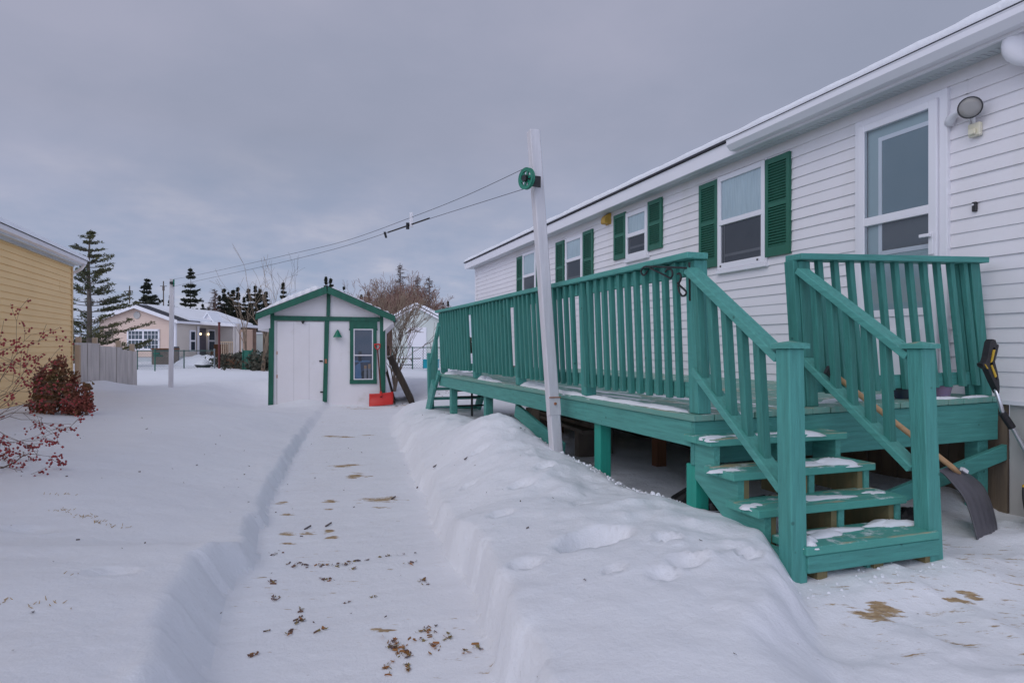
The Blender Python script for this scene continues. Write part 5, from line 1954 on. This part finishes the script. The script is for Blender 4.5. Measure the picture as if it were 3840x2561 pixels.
mb.prism([(-5.0, 2.48), (-5.0, 2.68), (-2.35, 3.60), (.30, 2.68), (.30, 2.48), (-2.35, 3.38)], 'y', -.32, -.28)
mb.box(.27, .30, -.28, 8.7, 2.50, 2.66)
link('fascia', mb, VINYL, bh)
mb = MB()
mb.prism([(-5.02, 2.68), (-2.35, 3.61), (.32, 2.68), (.32, 2.64), (-2.35, 3.56), (-5.02, 2.64)], 'y', -.3, 8.8)
br_ = link('roof', mb, SHINGLE, bh)
mb = MB()
mb.prism([(-5.0, 2.69), (-5.0, 2.77), (-2.45, 3.68), (-2.35, 3.66), (-2.35, 3.62)], 'y', -.3, 8.7)
mb.prism([(-2.35, 3.62), (-2.35, 3.69), (.26, 2.80), (.30, 2.70)], 'y', .9, 8.7)
link('roof_snow', mb, SNOW, br_)
mb = MB()
mb.lathe((-2.35, -.03, 2.98), (0, -1, 0), [(0, .22), (.02, .20)], 16)
link('gable_vent', mb, PANELGREY, bh)


def gridwin(parent, x0, x1, z0, z1, y, cols=4, halves=2):
    mb = MB()
    mb.box(x0, x0 + .09, y - .05, y - .0, z0, z1)
    mb.box(x1 - .09, x1, y - .05, y, z0, z1)
    mb.box(x0, x1, y - .05, y, z1 - .10, z1 + .02)
    mb.box(x0, x1, y - .05, y, z0 - .02, z0 + .09)
    xm, zm = (x0 + x1) / 2, (z0 + z1) / 2
    mb.box(xm - .05, xm + .05, y - .05, y, z0, z1)
    mb.box(x0, x1, y - .05, y, zm - .035, zm + .035)
    for a, b in ((x0, xm), (xm, x1)):
        for i in range(1, cols):
            x = a + .05 + (b - a - .1) * i / cols
            mb.box(x - .012, x + .012, y - .04, y, z0, z1)
    for a, b in ((z0, zm), (zm, z1)):
        mb.box(x0, x1, y - .038, y, (a + b) / 2 - .012, (a + b) / 2 + .012)
    w = link('window', mb, VINYL, parent)
    mb = MB()
    mb.box(x0 + .05, x1 - .05, y - .022, y - .014, z0 + .05, z1 - .05)
    link('pane', mb, M('blue_dark_glass', (.04, .065, .085), None, .15), w)


gridwin(bh, -2.95, -.95, .95, 2.15, -.016)
mb = MB()
mb.box(-.9, -.05, -.14, -.016, .86, .95)
link('sill_shelf', mb, SNOW, bh)
# narrow window, porch door and lamps on the side wall
for (y0, y1, z0, z1, nm) in ((1.35, 1.95, .85, 2.15, 'window'), (3.35, 4.15, .80, 2.25, 'window')):
    mb = MB()
    mb.box(.016, .07, y0, y1, z0, z1)
    w = link(nm, mb, VINYL, bh)
    mb = MB()
    zm = (z0 + z1) / 2
    mb.box(.07, .085, y0 + .10, y1 - .10, z0 + .1, zm - .05)
    mb.box(.07, .085, y0 + .10, y1 - .10, zm + .05, z1 - .1)
    link('pane', mb, M('dark_pane', (.03, .045, .06), None, .15), w)
mb = MB()
mb.box(.016, .06, 2.45, 3.1, .5, 2.3)
bd = link('door', mb, M('grey_door', (.10, .09, .11), None, .5), bh)
for y in (2.35, 3.22):
    mb = MB()
    mb.lathe((.14, y, 1.86), (0, 0, 1), [(0, .03), (.05, .06), (.11, .06), (.14, .03)], 10)
    link('porch_lamp', mb, LAMP, bh)['label'] = 'lit porch lamp beside the door'
# porch
mb = MB()
mb.box(.1, 2.45, 2.15, 5.2, .05, .5)
link('porch_floor', mb, POSTW, bh)
mb = MB()
mb.prism([(.02, 2.52), (2.55, 2.36), (2.55, 2.46), (.02, 2.62)], 'y', 2.0, 5.4)
pr = link('porch_roof', mb, VINYL, bh)
mb = MB()
mb.prism([(.02, 2.625), (2.52, 2.465), (2.50, 2.53), (.02, 2.72)], 'y', 2.02, 5.4)
link('roof_snow', mb, SNOW, pr)
for x, m in ((.06, VINYL), (2.36, FENCEW)):
    mb = MB()
    mb.box(x, x + .1, 2.1, 2.2, .1, 2.40)
    link('porch_post', mb, m, bh)
mb = MB()
mb.prism([(-.42, 2.6), (0.0, 3.22), (.42, 2.6)], 'y', 3.4, 3.45)
link('dormer', mb, VINYL, bh)
mb = MB()
mb.prism([(-.55, 2.55), (-.5, 2.5), (0.0, 3.24), (.5, 2.5), (.55, 2.55), (0.0, 3.36)], 'y', 3.3, 4.6)
link('dormer_roof', mb, SNOW, bh)
mb = MB()
mb.box(.9, 2.42, 4.9, 4.95, .5, 2.38)
for k in range(8):
    mb.box(.95 + k * .18, .97 + k * .18, 4.87, 4.895, .5, 2.36)
for k in range(3):
    mb.box(.9, 2.42, 4.86, 4.869, .9 + k * .5, .94 + k * .5)
link('privacy_wall', mb, M('brown_lattice', (.36, .23, .17), (.22, .15, .12), .9, 3), bh)
mb = MB()
mb.box(1.45, 2.36, 2.12, 2.18, 1.40, 1.47)
mb.box(1.45, 2.36, 2.12, 2.18, .62, .68)
pk = link('porch_railing', mb, POSTW, bh)
for i in range(7):
    mb = MB()
    x = 1.46 + i * .135
    mb.box(x, x + .05, 2.12, 2.18, .68, 1.40)
    link('baluster', mb, POSTW, pk)
mb = MB()
mb.box(.4, 1.3, 3.0, 3.5, .5, .95)
mb.box(.4, 1.3, 3.4, 3.5, .95, 1.3)
link('porch_bench', mb, REDWOOD, bh)

def bgbox(name, label, cat, x0, x1, Z, z0, z1, dep, mat, extra=None):
    a, b = (x0 - 1920) / 2453 * Z, (x1 - 1920) / 2453 * Z
    t = thing(name, label, cat, V((a + b) / 2, Z, z0), -YAW, local=True)
    mb = MB()
    mb.box(-(b - a) / 2, (b - a) / 2, 0, dep, 0, z1 - z0)
    link('body', mb, mat, t, bevel=.01)
    return t, (b - a) / 2


# tall brown shed beside the porch
t, hw = bgbox('privacy_screen', 'tall brown plank screen with grey corner post right of the porch', 'screen', 898, 945, 40, .2, 2.35, .15, M('pink_brown_plank', (.42, .29, .22), (.33, .23, .18), .9, 3, (5, 5, .5)))
mb = MB()
mb.box(-hw - .25, -hw, -.05, .2, 0, 2.5)
mb.box(-hw + .12, -hw + .2, -.03, -.001, 0, 2.0)
link('corner_post', mb, FENCEW, t)
t, hw = bgbox('small_shed', 'small white shed with flat snowy top glimpsed beside the tall brown plank screen', 'shed', 940, 985, 46, .2, 2.2, 2.0, WHITEB)
mb = MB()
mb.box(-hw - .1, hw + .1, -.1, 2.1, 2.0, 2.12)
link('roof_snow', mb, SNOW, t)
t, hw = bgbox('wood_lean_to', 'brown timber lean-to glimpsed left of the green trimmed shed', 'shelter', 985, 1012, 30, .3, 2.1, 1.2, BROWNPLANK)
mb = MB()
for k in range(3):
    mb.box(-hw + .05 + .1 * k, -hw + .09 + .1 * k, -.02, -.002, .2, 1.7)
link('slat', mb, DARKB, t)
t, hw = bgbox('wood_bin', 'brown slatted bin standing before the beige house wall', 'bin', 568, 636, 33, .28, 1.14, .9, M('bin_brown', (.22, .18, .15), (.15, .125, .11), .85, 3))
mb = MB()
mb.box(-hw + .1, hw - .35, -.03, -.002, .52, .58)
mb.box(-hw + .1, hw - .5, -.04, -.002, .62, .72)
link('front_panel', mb, NET, t)
mb = MB()
mb.box(-hw - .03, hw + .03, -.04, .95, .86, .93)
link('lid', mb, REDWOOD, t)
t, hw = bgbox('heating_tank', 'dark upright tank against the corner of the beige house', 'tank', 645, 659, 36.5, .28, 1.3, .4, M('tank_dark', (.05, .055, .065), None, .6))
mb = MB()
mb.box(-.05, .05, -.02, -.002, .3, .6)
link('gauge_panel', mb, PANELGREY, t)

# snow mound and buried bench
mb = MB()
c = bgpos(760, 32, .3)
mb.dome(tuple(c), 1.5, .9, .55, 26, 6, 3, .12, -YAW)
tag(link('snow_mound', mb, SNOW, None, smooth=True), 'rounded heap of snow before the beige house porch', 'snow heap')
c = bgpos(763, 28.3, .42)
t = thing('fire_pit', 'black round fire pit heaped with snow standing in the yard', 'fire pit', c, 0, local=True)
mb = MB()
mb.lathe((0, 0, -.1), (0, 0, 1), [(0, .16), (.08, .28), (.17, .36), (.19, .37)], 24)
link('bowl', mb, BLACK, t, smooth=True, auto=R(40))
mb = MB()
mb.dome((0, 0, .08), .35, .35, .22, 20, 5, 6, .1)
link('snow_cap', mb, SNOW, t, smooth=True)

for (x, Z, z1, r, m, nm, lab, cat) in ((822, 27, 2.25, .045, MAROON, 'metal_post', 'dark red metal post standing alone in the snow left of the shed', 'post'),
                                       (804, 27.2, 1.15, .028, M('galv', (.22, .26, .28), None, .5), 'fence_pole', 'short grey fence pole beside the dark red post', 'pole'),
                                       (581, 25, 1.15, .022, TRIMG, 'fence_pole', 'short green fence pole in front of the brown bin', 'pole')):
    p = bgpos(x, Z, 0)
    t = thing(nm, lab, cat, (p.x, p.y, .3))
    mb = MB()
    mb.tube([(p.x, p.y, .1), (p.x, p.y, z1)], r, 8)
    link('shaft', mb, m, t, smooth=True, auto=R(50))
    mb = MB()
    mb.lathe((p.x, p.y, z1), (0, 0, 1), [(0, r * 1.3), (.03, r * 1.3), (.05, r * .5)], 8)
    link('cap', mb, m, t)


def chainlink(label, pts, zt, zb, group=None, step=.11, wire=.0035):
    """Chain-link run: posts, a top rail and a mesh of thin crossing wires."""
    t = thing('chain_link_fence', label, 'fence', (pts[0].x, pts[0].y, zb))
    mb = MB()
    mb.tube([p + Vector((0, 0, zt)) for p in pts], .02, 6)
    link('top_rail', mb, GAL, t)
    for p in pts:
        mb = MB()
        mb.tube([(p.x, p.y, zb - .3), (p.x, p.y, zt + .03)], .026, 6)
        link('fence_post', mb, GAL, t)
    mb = MB()
    for p, q in zip(pts[:-1], pts[1:]):
        L = (q - p).length
        d = (q - p) / L
        H_ = zt - zb
        k = -H_
        while k < L:
            for sgn in (0, 1):
                a, b = k, k + H_
                za, zb_ = (zb, zt) if sgn == 0 else (zt, zb)
                a2, b2 = max(a, 0), min(b, L)
                if b2 - a2 > .02:
                    f = lambda s: za + (zb_ - za) * (s - a) / (b - a)
                    P_, Q_ = p + d * a2, p + d * b2
                    mb.tube([(P_.x, P_.y, f(a2)), (Q_.x, Q_.y, f(b2))], wire, 3, cap=False)
            k += step
    link('wire_mesh', mb, GAL, t)


GAL = M('green_coated_wire', (.05, .12, .10), None, .5)
chainlink('green chain link fence crossing the yard before the beige house', [bgpos(515, 26, 0), bgpos(581, 26, 0), bgpos(690, 27, 0), bgpos(804, 27.4, 0)], 1.12, .36)
chainlink('chain link fence with green top rail before the pale small building', [bgpos(1470, 27, 0), bgpos(1547, 27, 0), bgpos(1640, 27, 0), bgpos(1740, 27, 0)], 1.25, .40)

# netted garden bed and dead hedge
p0, p1 = bgpos(835, 30, .3), bgpos(1030, 24, .3)
mb = MB()
rnd = random.Random(14)
pts = []
for k in range(420):
    u = rnd.random()
    p = p0.lerp(p1, u)
    pts.append((p.x + rnd.gauss(0, .25), p.y + rnd.gauss(0, .25), .32 + rnd.random() * .5 * (1 if u < .35 else 1.25)))
leaf_cloud(mb, pts, .17, rnd, 8, .12, .8)
tag(link('hedge', mb, HEDGE, None), 'low brown dead hedge behind the green garden netting left of the shed', 'hedge', kind='stuff')
t = thing('garden_netting', 'green plastic garden netting on stakes left of the shed', 'netting', bgpos(935, 25.5, .3), -YAW, local=True)
mb = MB()
for i in range(26):
    mb.tube([(-.22 + i * .057, .02 * math.sin(i), 0), (-.22 + i * .057, .02 * math.sin(i), .8)], .009, 3)
for k in range(12):
    mb.tube([(-.22, 0, .05 + k * .066), (1.2, 0, .05 + k * .06)], .008, 3)
mb.box(-.25, .1, -.005, .005, .0, .84)
link('mesh', mb, NET, t)
mb = MB()
for x in (-.25, .12, 1.2):
    mb.tube([(x, -.02, -.2), (x, -.02, .9)], .02, 5)
link('stake', mb, NET, t)
p = bgpos(905, 27, .3)
t = thing('brush_pile', 'small heap of orange brown dead brush at the netting', 'brush', p, 0, local=True)
mb, tp = MB(), []
rnd = random.Random(3)
for k in range(14):
    a = rnd.uniform(0, 6.28)
    branch(mb, Vector((0, 0, 0)), Vector((math.cos(a), math.sin(a), rnd.uniform(.4, 1.4))).normalized(), .35, .012, 3, rnd, tp, .6, 0)
link('twigs', mb, RUST, t)

# pale little building on the right
wb = thing('pale_building', 'pale green sided small gabled building with white door right of the shed', 'building', bgpos(1564, 36, .3), -YAW, local=True)
mb = MB()
hw = 1.36
siding(mb, 0, -hw, hw, 0, 2.52, 'y', -1, .12, .012)
siding(mb, 0, -hw, hw, 2.52, 3.22, 'y', -1, .12, .012, top=lambda z: (-hw * (3.22 - z) / .70, hw * (3.22 - z) / .70))
mb.add([(-hw, 0, 0), (-hw, 4, 0), (-hw, 4, 2.52), (-hw, 0, 2.52)], [(0, 1, 2, 3)])
mb.add([(hw, 0, 0), (hw, 4, 0), (hw, 4, 2.52), (hw, 0, 2.52)], [(0, 1, 2, 3)])
mb.add([(-hw, 4, 0), (hw, 4, 0), (hw, 4, 2.52), (0, 4, 3.22), (-hw, 4, 2.52)], [(0, 1, 2, 3, 4)])
link('wall', mb, WHITEB, wb)
mb = MB()
mb.prism([(-hw - .2, 2.42), (0, 3.26), (hw + .2, 2.42), (hw + .2, 2.46), (0, 3.30), (-hw - .2, 2.46)], 'y', -.2, 4.2)
wr_ = link('roof', mb, SHINGLE, wb)
mb = MB()
mb.prism([(-hw - .2, 2.47), (-hw - .2, 2.55), (-.5, 3.22), (0, 3.40), (.5, 3.20), (hw + .2, 2.53), (hw + .2, 2.47), (0, 3.31)], 'y', -.21, 4.2)
link('roof_snow', mb, SNOW, wr_)
mb = MB()
mb.prism([(-hw - .2, 2.30), (0, 3.14), (hw + .2, 2.30), (hw + .2, 2.415), (0, 3.255), (-hw - .2, 2.415)], 'y', -.23, -.205)
link('bargeboard', mb, VINYL, wb)
mb = MB()
mb.box(-.52, -.42, -.05, 0, 0, 1.95)
mb.box(.42, .52, -.05, 0, 0, 1.95)
mb.box(-.52, .52, -.05, 0, 1.95, 2.06)
mb.box(-.42, .42, -.035, 0, .0, 1.95)
dr = link('door', mb, VINYL, wb)
mb = MB()
mb.lathe((-.34, -.04, 1.05), (0, -1, 0), [(0, .03), (.05, .035)], 8)
mb.lathe((-.34, -.04, 1.18), (0, -1, 0), [(0, .025), (.03, .025)], 8)
link('handle', mb, BLACK, dr)
p = bgpos(1522, 28.5, .35)
t = thing('picnic_bench', 'dark metal legged bench buried in snow beside the chain link fence', 'bench', p, -YAW, local=True)
mb = MB()
for x in (-.22, .32):
    mb.tube(curve([(x - .12, 0, -.1), (x - .02, 0, .12), (x - .06, 0, .3), (x - .12, 0, .42)], 3), .022, 6)
mb.tube([(-.24, 0, .15), (.30, 0, .15)], .02, 6)
link('legs', mb, BLACK, t)
mb = MB()
mb.box(-.55, .62, -.2, .25, .40, .44)
link('seat', mb, GREYW, t)
mb = MB()
mb.dome((0.03, .02, .44), .55, .22, .08, 20, 4, 3, .1)
link('snow_cap', mb, SNOW, t, smooth=True)
t, hw = bgbox('storage_tub', 'turquoise storage tub half buried in snow behind the deck end', 'tub', 1587, 1642, 26, .42, .74, .5, TURQ)
mb = MB()
mb.box(-hw - .02, hw + .02, -.02, .52, .32, .36)
link('lid', mb, TURQ, t)
t = thing('garden_arch', 'thin black metal garden hoop before the white door of the pale building', 'arch', bgpos(1602, 27.6, .4), -YAW, local=True)
mb = MB()
mb.tube(curve([(-.17, 0, -.2), (-.17, 0, .7), (-.10, 0, .98), (.06, 0, 1.02), (.16, 0, .9), (.17, 0, -.2)], 5), .012, 5)
link('hoop', mb, BLACK, t, smooth=True)

# utility poles far off
for i, (x, Z, zt, lab) in enumerate(((486, 110, 11.6, 'far wooden utility pole above the beige house ridge, left of the spruces'), (613, 110, 12.4, 'far utility pole with crossarm just left of the distant white post'))):
    p = bgpos(x, Z, 0)
    t = thing('utility_pole', lab, 'utility pole', p, -YAW, local=True, group='far utility poles')
    mb = MB()
    mb.tube([(0, 0, 0), (0, 0, zt)], [.13, .09], 8)
    link('shaft', mb, BARK, t)
    mb = MB()
    mb.box(-.55, .55, -.05, .05, zt - .9, zt - .80)
    mb.box(-.12, .12, -.15, .15, zt - 1.6, zt - .9)
    link('crossarm', mb, BARK, t)

# ------------------------------------------------------------------ litter on the snow
def leaf(mb, x, y, s, rnd, mi):
    z = gz(x, y)
    a = rnd.uniform(0, 6.28)
    ca, sa = math.cos(a), math.sin(a)
    tw = rnd.uniform(-.25, .25)
    pts = [(-s, 0, .004), (-.3 * s, .38 * s, .007 + tw * s * .3), (.4 * s, .3 * s, .006 + abs(tw) * s * .4), (s, 0, .010), (.3 * s, -.36 * s, .006 - tw * s * .2), (-.4 * s, -.3 * s, .006)]
    if s > .010 and rnd.random() < .6:                     # lobed leaf
        pts = []
        for k in range(14):
            an = 6.283 * k / 14
            rr = s * (1.05 if k % 2 == 0 else .5) * rnd.uniform(.75, 1.1)
            pts.append((rr * math.cos(an), rr * math.sin(an), rnd.uniform(.001, .012)))
    elif rnd.random() < .3:                                # curled sliver
        pts = [(-s * 1.3, -.15 * s, .003), (s * 1.3, -.1 * s, .004), (s * 1.2, .2 * s, .012), (-s * 1.2, .2 * s, .010)]
    z -= rnd.choice((0, 0, .003))
    o = len(mb.v)
    for p in pts:
        mb.v.append((x + p[0] * ca - p[1] * sa, y + p[0] * sa + p[1] * ca, z + max(.003, p[2])))
    mb.f.append(tuple(range(o, o + len(pts))))
    mb.m.append(mi)


mb = MB()
rnd = random.Random(33)
CL = [(.12, 3.91, .10, .02, 9), (.06, 3.98, .07, .02, 6), (.21, 3.9, .03, .02, 4), (.33, 3.88, .06, .025, 14), (.42, 3.92, .08, .015, 8), (.38, 3.78, .03, .02, 5), (.22, 3.65, .04, .03, 8), (.70, 3.78, .04, .04, 7), (.60, 3.95, .08, .01, 7), (.70, 3.45, .05, .05, 9),
      (-.05, 3.68, .02, .04, 7), (-.03, 3.46, .035, .03, 9), (.08, 3.25, .015, .05, 5), (.08, 3.14, .025, .04, 12), (.03, 3.01, .015, .03, 6), (.44, 2.74, .04, .05, 26), (.48, 2.66, .04, .03, 14), (.46, 2.55, .01, .06, 9), (.60, 2.83, .03, .05, 13), (.68, 2.75, .02, .03, 7), (.39, 2.56, .02, .05, 6),
      (.59, 2.67, .03, .04, 8), (-.06, 3.06, .02, .01, 3), (.175, 3.01, .01, .01, 2), (.14, 2.98, .02, .01, 2), (.425, 3.33, .02, .01, 3), (.305, 3.31, .015, .01, 2), (-.12, 2.85, .02, .02, 3), (.55, 2.78, .05, .05, 5), (-.04, 4.2, .05, .05, 6), (.77, 2.62, .02, .03, 4), (.70, 2.60, .02, .02, 3)]
for (x, y, sx, sy, n) in CL:
    for k in range(int(n * 1.5)):
        X_, Y_ = x + rnd.gauss(0, sx * .5), y + rnd.gauss(0, sy * .6)
        leaf(mb, X_, Y_, .005 + .010 * rnd.random() ** 1.7, rnd, (1 if rnd.random() < .75 else 2) if (y < 2.95 and x > .3 and rnd.random() < .65) or rnd.random() < .2 else (2 if rnd.random() < .25 else 0))
tag(link('fallen_leaves', mb, [LEAFM, LEAFO, M('olive_leaves', (.20, .155, .05), (.30, .22, .09), .85, 9)], None), 'brown and orange fallen leaves scattered on the packed path', 'leaves', kind='stuff')
mb = MB()
for k in range(170):
    X_ = rnd.uniform(-2.6, 3.6)
    Y_ = rnd.uniform(1.5, 9.5)
    if X_ > 2.1 and Y_ > 2.3:
        continue
    leaf(mb, X_, Y_, rnd.uniform(.004, .011), rnd, 0)
for k in range(55):
    X_, Y_ = rnd.gauss(2.7, .35), rnd.gauss(14.2, .28)
    if X_ > 2.2:
        leaf(mb, X_, Y_, rnd.uniform(.02, .05), rnd, 0)
for (x, y) in ((1.125, 5.70), (.86, 5.42), (.16, 4.72), (.30, 4.75), (1.25, 5.6), (1.42, 5.2), (-.12, 2.5)):
    z = gz(x, y)
    mb.bar((x - .02, y - .03, z + .006), (x + .025, y + .03, z + .012), .009, .007, (0, 0, 1))
tag(link('twig_litter', mb, LITTER, None), 'small dark twigs and bits scattered over the snow', 'litter', kind='stuff')
mb = MB()
for (x, y, n) in ((-1.10, 4.50, 22), (-.90, 4.32, 14), (-.99, 4.38, 14), (-.99, 2.94, 10), (-.84, 2.885, 10), (-1.25, 4.6, 16), (-1.35, 4.9, 10), (-.87, 3.26, 3)):
    for k in range(n):
        X_, Y_ = x + rnd.gauss(0, .035), y + rnd.gauss(0, .02)
        z = gz(X_, Y_)
        a = rnd.uniform(0, 6.28)
        mb.tube([(X_, Y_, z - .005), (X_ + .02 * math.cos(a), Y_ + .02 * math.sin(a), z + rnd.uniform(.003, .014))], [.0025, .001], 3, cap=False)
tag(link('dead_grass', mb, M('dry_grass', (.44, .30, .13), None, .9), None), 'tufts of dry yellow grass poking through the snow on the left', 'grass', kind='stuff')
# crumbs of broken snow at the edge of the bank by the deck
mb = MB()
for k in range(520):
    X_, Y_ = 2.1 + abs(rnd.gauss(0, .22)), rnd.uniform(3.35, 5.4)
    r_ = .004 + .016 * rnd.random() ** 3
    mb.dome((X_, Y_, gz(X_, Y_) - .002), r_, r_, r_ * 1.1, 6, 2, k, .3)
for k in range(90):
    X_, Y_ = rnd.uniform(2.1, 3.4), rnd.gauss(2.32, .08)
    r_ = .003 + .010 * rnd.random() ** 3
    mb.dome((X_, Y_, gz(X_, Y_) - .002), r_, r_, r_ * .9, 6, 2, k, .3)
tag(link('snow_crumbs', mb, SNOW, None), 'loose crumbs of broken snow under the deck edge and around the steps', 'snow', kind='stuff')

# ------------------------------------------------------------------ sky, sun, camera
SKY_BACK, SKY_TOP, SKY_LEFT, SKY_RIGHT = 0.6, 0.8, 1.0, 1.1
w = bpy.data.worlds.new('World')
sc.world = w
w.use_nodes = True
nt = w.node_tree
nt.nodes.clear()
out = nt.nodes.new('ShaderNodeOutputWorld')
bg = nt.nodes.new('ShaderNodeBackground')
nt.links.new(bg.outputs[0], out.inputs[0])
SUN_EL, SUN_AZ = R(46), R(238)      # azimuth clockwise from +Y
sky = nt.nodes.new('ShaderNodeTexSky')
sky.sky_type = 'NISHITA'
sky.sun_disc = False
sky.sun_elevation = SUN_EL
sky.sun_rotation = SUN_AZ
tc = nt.nodes.new('ShaderNodeTexCoord')
sep = nt.nodes.new('ShaderNodeSeparateXYZ')
nt.links.new(tc.outputs['Generated'], sep.inputs[0])
# clouds on a flat deck overhead: direction / (height + a little)
zz = nt.nodes.new('ShaderNodeMath')
zz.operation = 'MAXIMUM'
zz.inputs[1].default_value = 0.0
nt.links.new(sep.outputs['Z'], zz.inputs[0])
za = nt.nodes.new('ShaderNodeMath')
za.operation = 'ADD'
za.inputs[1].default_value = 0.22
nt.links.new(zz.outputs[0], za.inputs[0])
dv = nt.nodes.new('ShaderNodeVectorMath')
dv.operation = 'DIVIDE'
cmb = nt.nodes.new('ShaderNodeCombineXYZ')
for k in range(3):
    nt.links.new(za.outputs[0], cmb.inputs[k])
nt.links.new(tc.outputs['Generated'], dv.inputs[0])
nt.links.new(cmb.outputs[0], dv.inputs[1])
n1 = noise_node(nt, dv.outputs[0], 1.25, 7, .52)
n2 = noise_node(nt, dv.outputs[0], 3.6, 6, .55)
K = 10.0
zen = ramp(nt, n1, [(.34, (.290, .315, .412)), (.52, (.318, .338, .440)), (.70, (.365, .375, .480))])
hor = ramp(nt, n2, [(.36, (.300, .375, .545)), (.55, (.395, .440, .595)), (.70, (.52, .535, .66))])
mr = nt.nodes.new('ShaderNodeMapRange')
mr.inputs[1].default_value = 0.02
mr.inputs[2].default_value = 0.30
nt.links.new(sep.outputs['Z'], mr.inputs[0])
cl = mixc(nt, mr.outputs[0], hor, zen)
sc_ = nt.nodes.new('ShaderNodeVectorMath')
sc_.operation = 'SCALE'
sc_.inputs[3].default_value = K
nt.links.new(cl, sc_.inputs[0])
fin = mixc(nt, .93, sky.outputs[0], sc_.outputs[0])
# low lobes added to the unseen sky to light the walls; dull overhead
dt = nt.nodes.new('ShaderNodeVectorMath')
dt.operation = 'DOT_PRODUCT'
dt.inputs[1].default_value = (math.sin(YAW), math.cos(YAW), 0)
nt.links.new(tc.outputs['Generated'], dt.inputs[0])


def maprange(src, a, b, c, d):
    m = nt.nodes.new('ShaderNodeMapRange')
    m.interpolation_type = 'SMOOTHSTEP'
    for k, v_ in enumerate((a, b, c, d)):
        m.inputs[k + 1].default_value = v_
    nt.links.new(src, m.inputs[0])
    return m.outputs[0]


def mth(op, a, b):
    m = nt.nodes.new('ShaderNodeMath')
    m.operation = op
    for k, v_ in enumerate((a, b)):
        if isinstance(v_, float):
            m.inputs[k].default_value = v_
        else:
            nt.links.new(v_, m.inputs[k])
    return m.outputs[0]


side_f = maprange(dt.outputs['Value'], .62, -.25, 0.0, 1.0)
low_f = maprange(sep.outputs['Z'], .45, .85, 1.0, 0.0)
dl = nt.nodes.new('ShaderNodeVectorMath')
dl.operation = 'DOT_PRODUCT'
dl.inputs[1].default_value = (math.sin(R(250)), math.cos(R(250)), 0)
nt.links.new(tc.outputs['Generated'], dl.inputs[0])
left_f = maprange(dl.outputs['Value'], .12, .85, 0.0, 1.0)
dr_ = nt.nodes.new('ShaderNodeVectorMath')
dr_.operation = 'DOT_PRODUCT'
dr_.inputs[1].default_value = (math.sin(R(118)), math.cos(R(118)), 0)
nt.links.new(tc.outputs['Generated'], dr_.inputs[0])
right_f = maprange(dr_.outputs['Value'], .48, .95, 0.0, 1.0)
lobes = mth('ADD', mth('MULTIPLY', side_f, SKY_BACK), mth('ADD', mth('MULTIPLY', left_f, SKY_LEFT), mth('MULTIPLY', right_f, SKY_RIGHT)))
gain = mth('ADD', mth('MULTIPLY', lobes, low_f), mth('ADD', mth('MULTIPLY', low_f, 1.0 - SKY_TOP), SKY_TOP))
sg_ = nt.nodes.new('ShaderNodeVectorMath')
sg_.operation = 'SCALE'
nt.links.new(fin, sg_.inputs[0])
nt.links.new(gain, sg_.inputs[3])
fin = sg_.outputs[0]
nt.links.new(fin, bg.inputs[0])
bg.inputs[1].default_value = 0.1

sl = bpy.data.lights.new('sun', 'SUN')
sl.energy = 0.65
sl.angle = R(45)
sl.color = (1.0, .95, .92)
so = bpy.data.objects.new('sun', sl)
COL.objects.link(so)
dirv = Vector((math.sin(SUN_AZ) * math.cos(SUN_EL), math.cos(SUN_AZ) * math.cos(SUN_EL), math.sin(SUN_EL)))
so.rotation_euler = dirv.to_track_quat('Z', 'Y').to_euler()
so.location = (0, -5, 12)

cam = bpy.data.cameras.new('camera')
cam.sensor_width = 36.0
cam.lens = 2453 / 3840 * 36
cam.shift_y = 22.5 / 3840
cam.clip_start = .05
cam.clip_end = 2000
co_ = bpy.data.objects.new('camera', cam)
co_.location = (0, 0, EYE)
co_.rotation_euler = (R(90), 0, -YAW)
COL.objects.link(co_)
sc.camera = co_
sc.view_settings.view_transform = 'Standard'
sc.view_settings.look = 'None'
sc.view_settings.exposure = 0.08
sc.view_settings.gamma = 1.0
sc.cycles.use_denoising = True
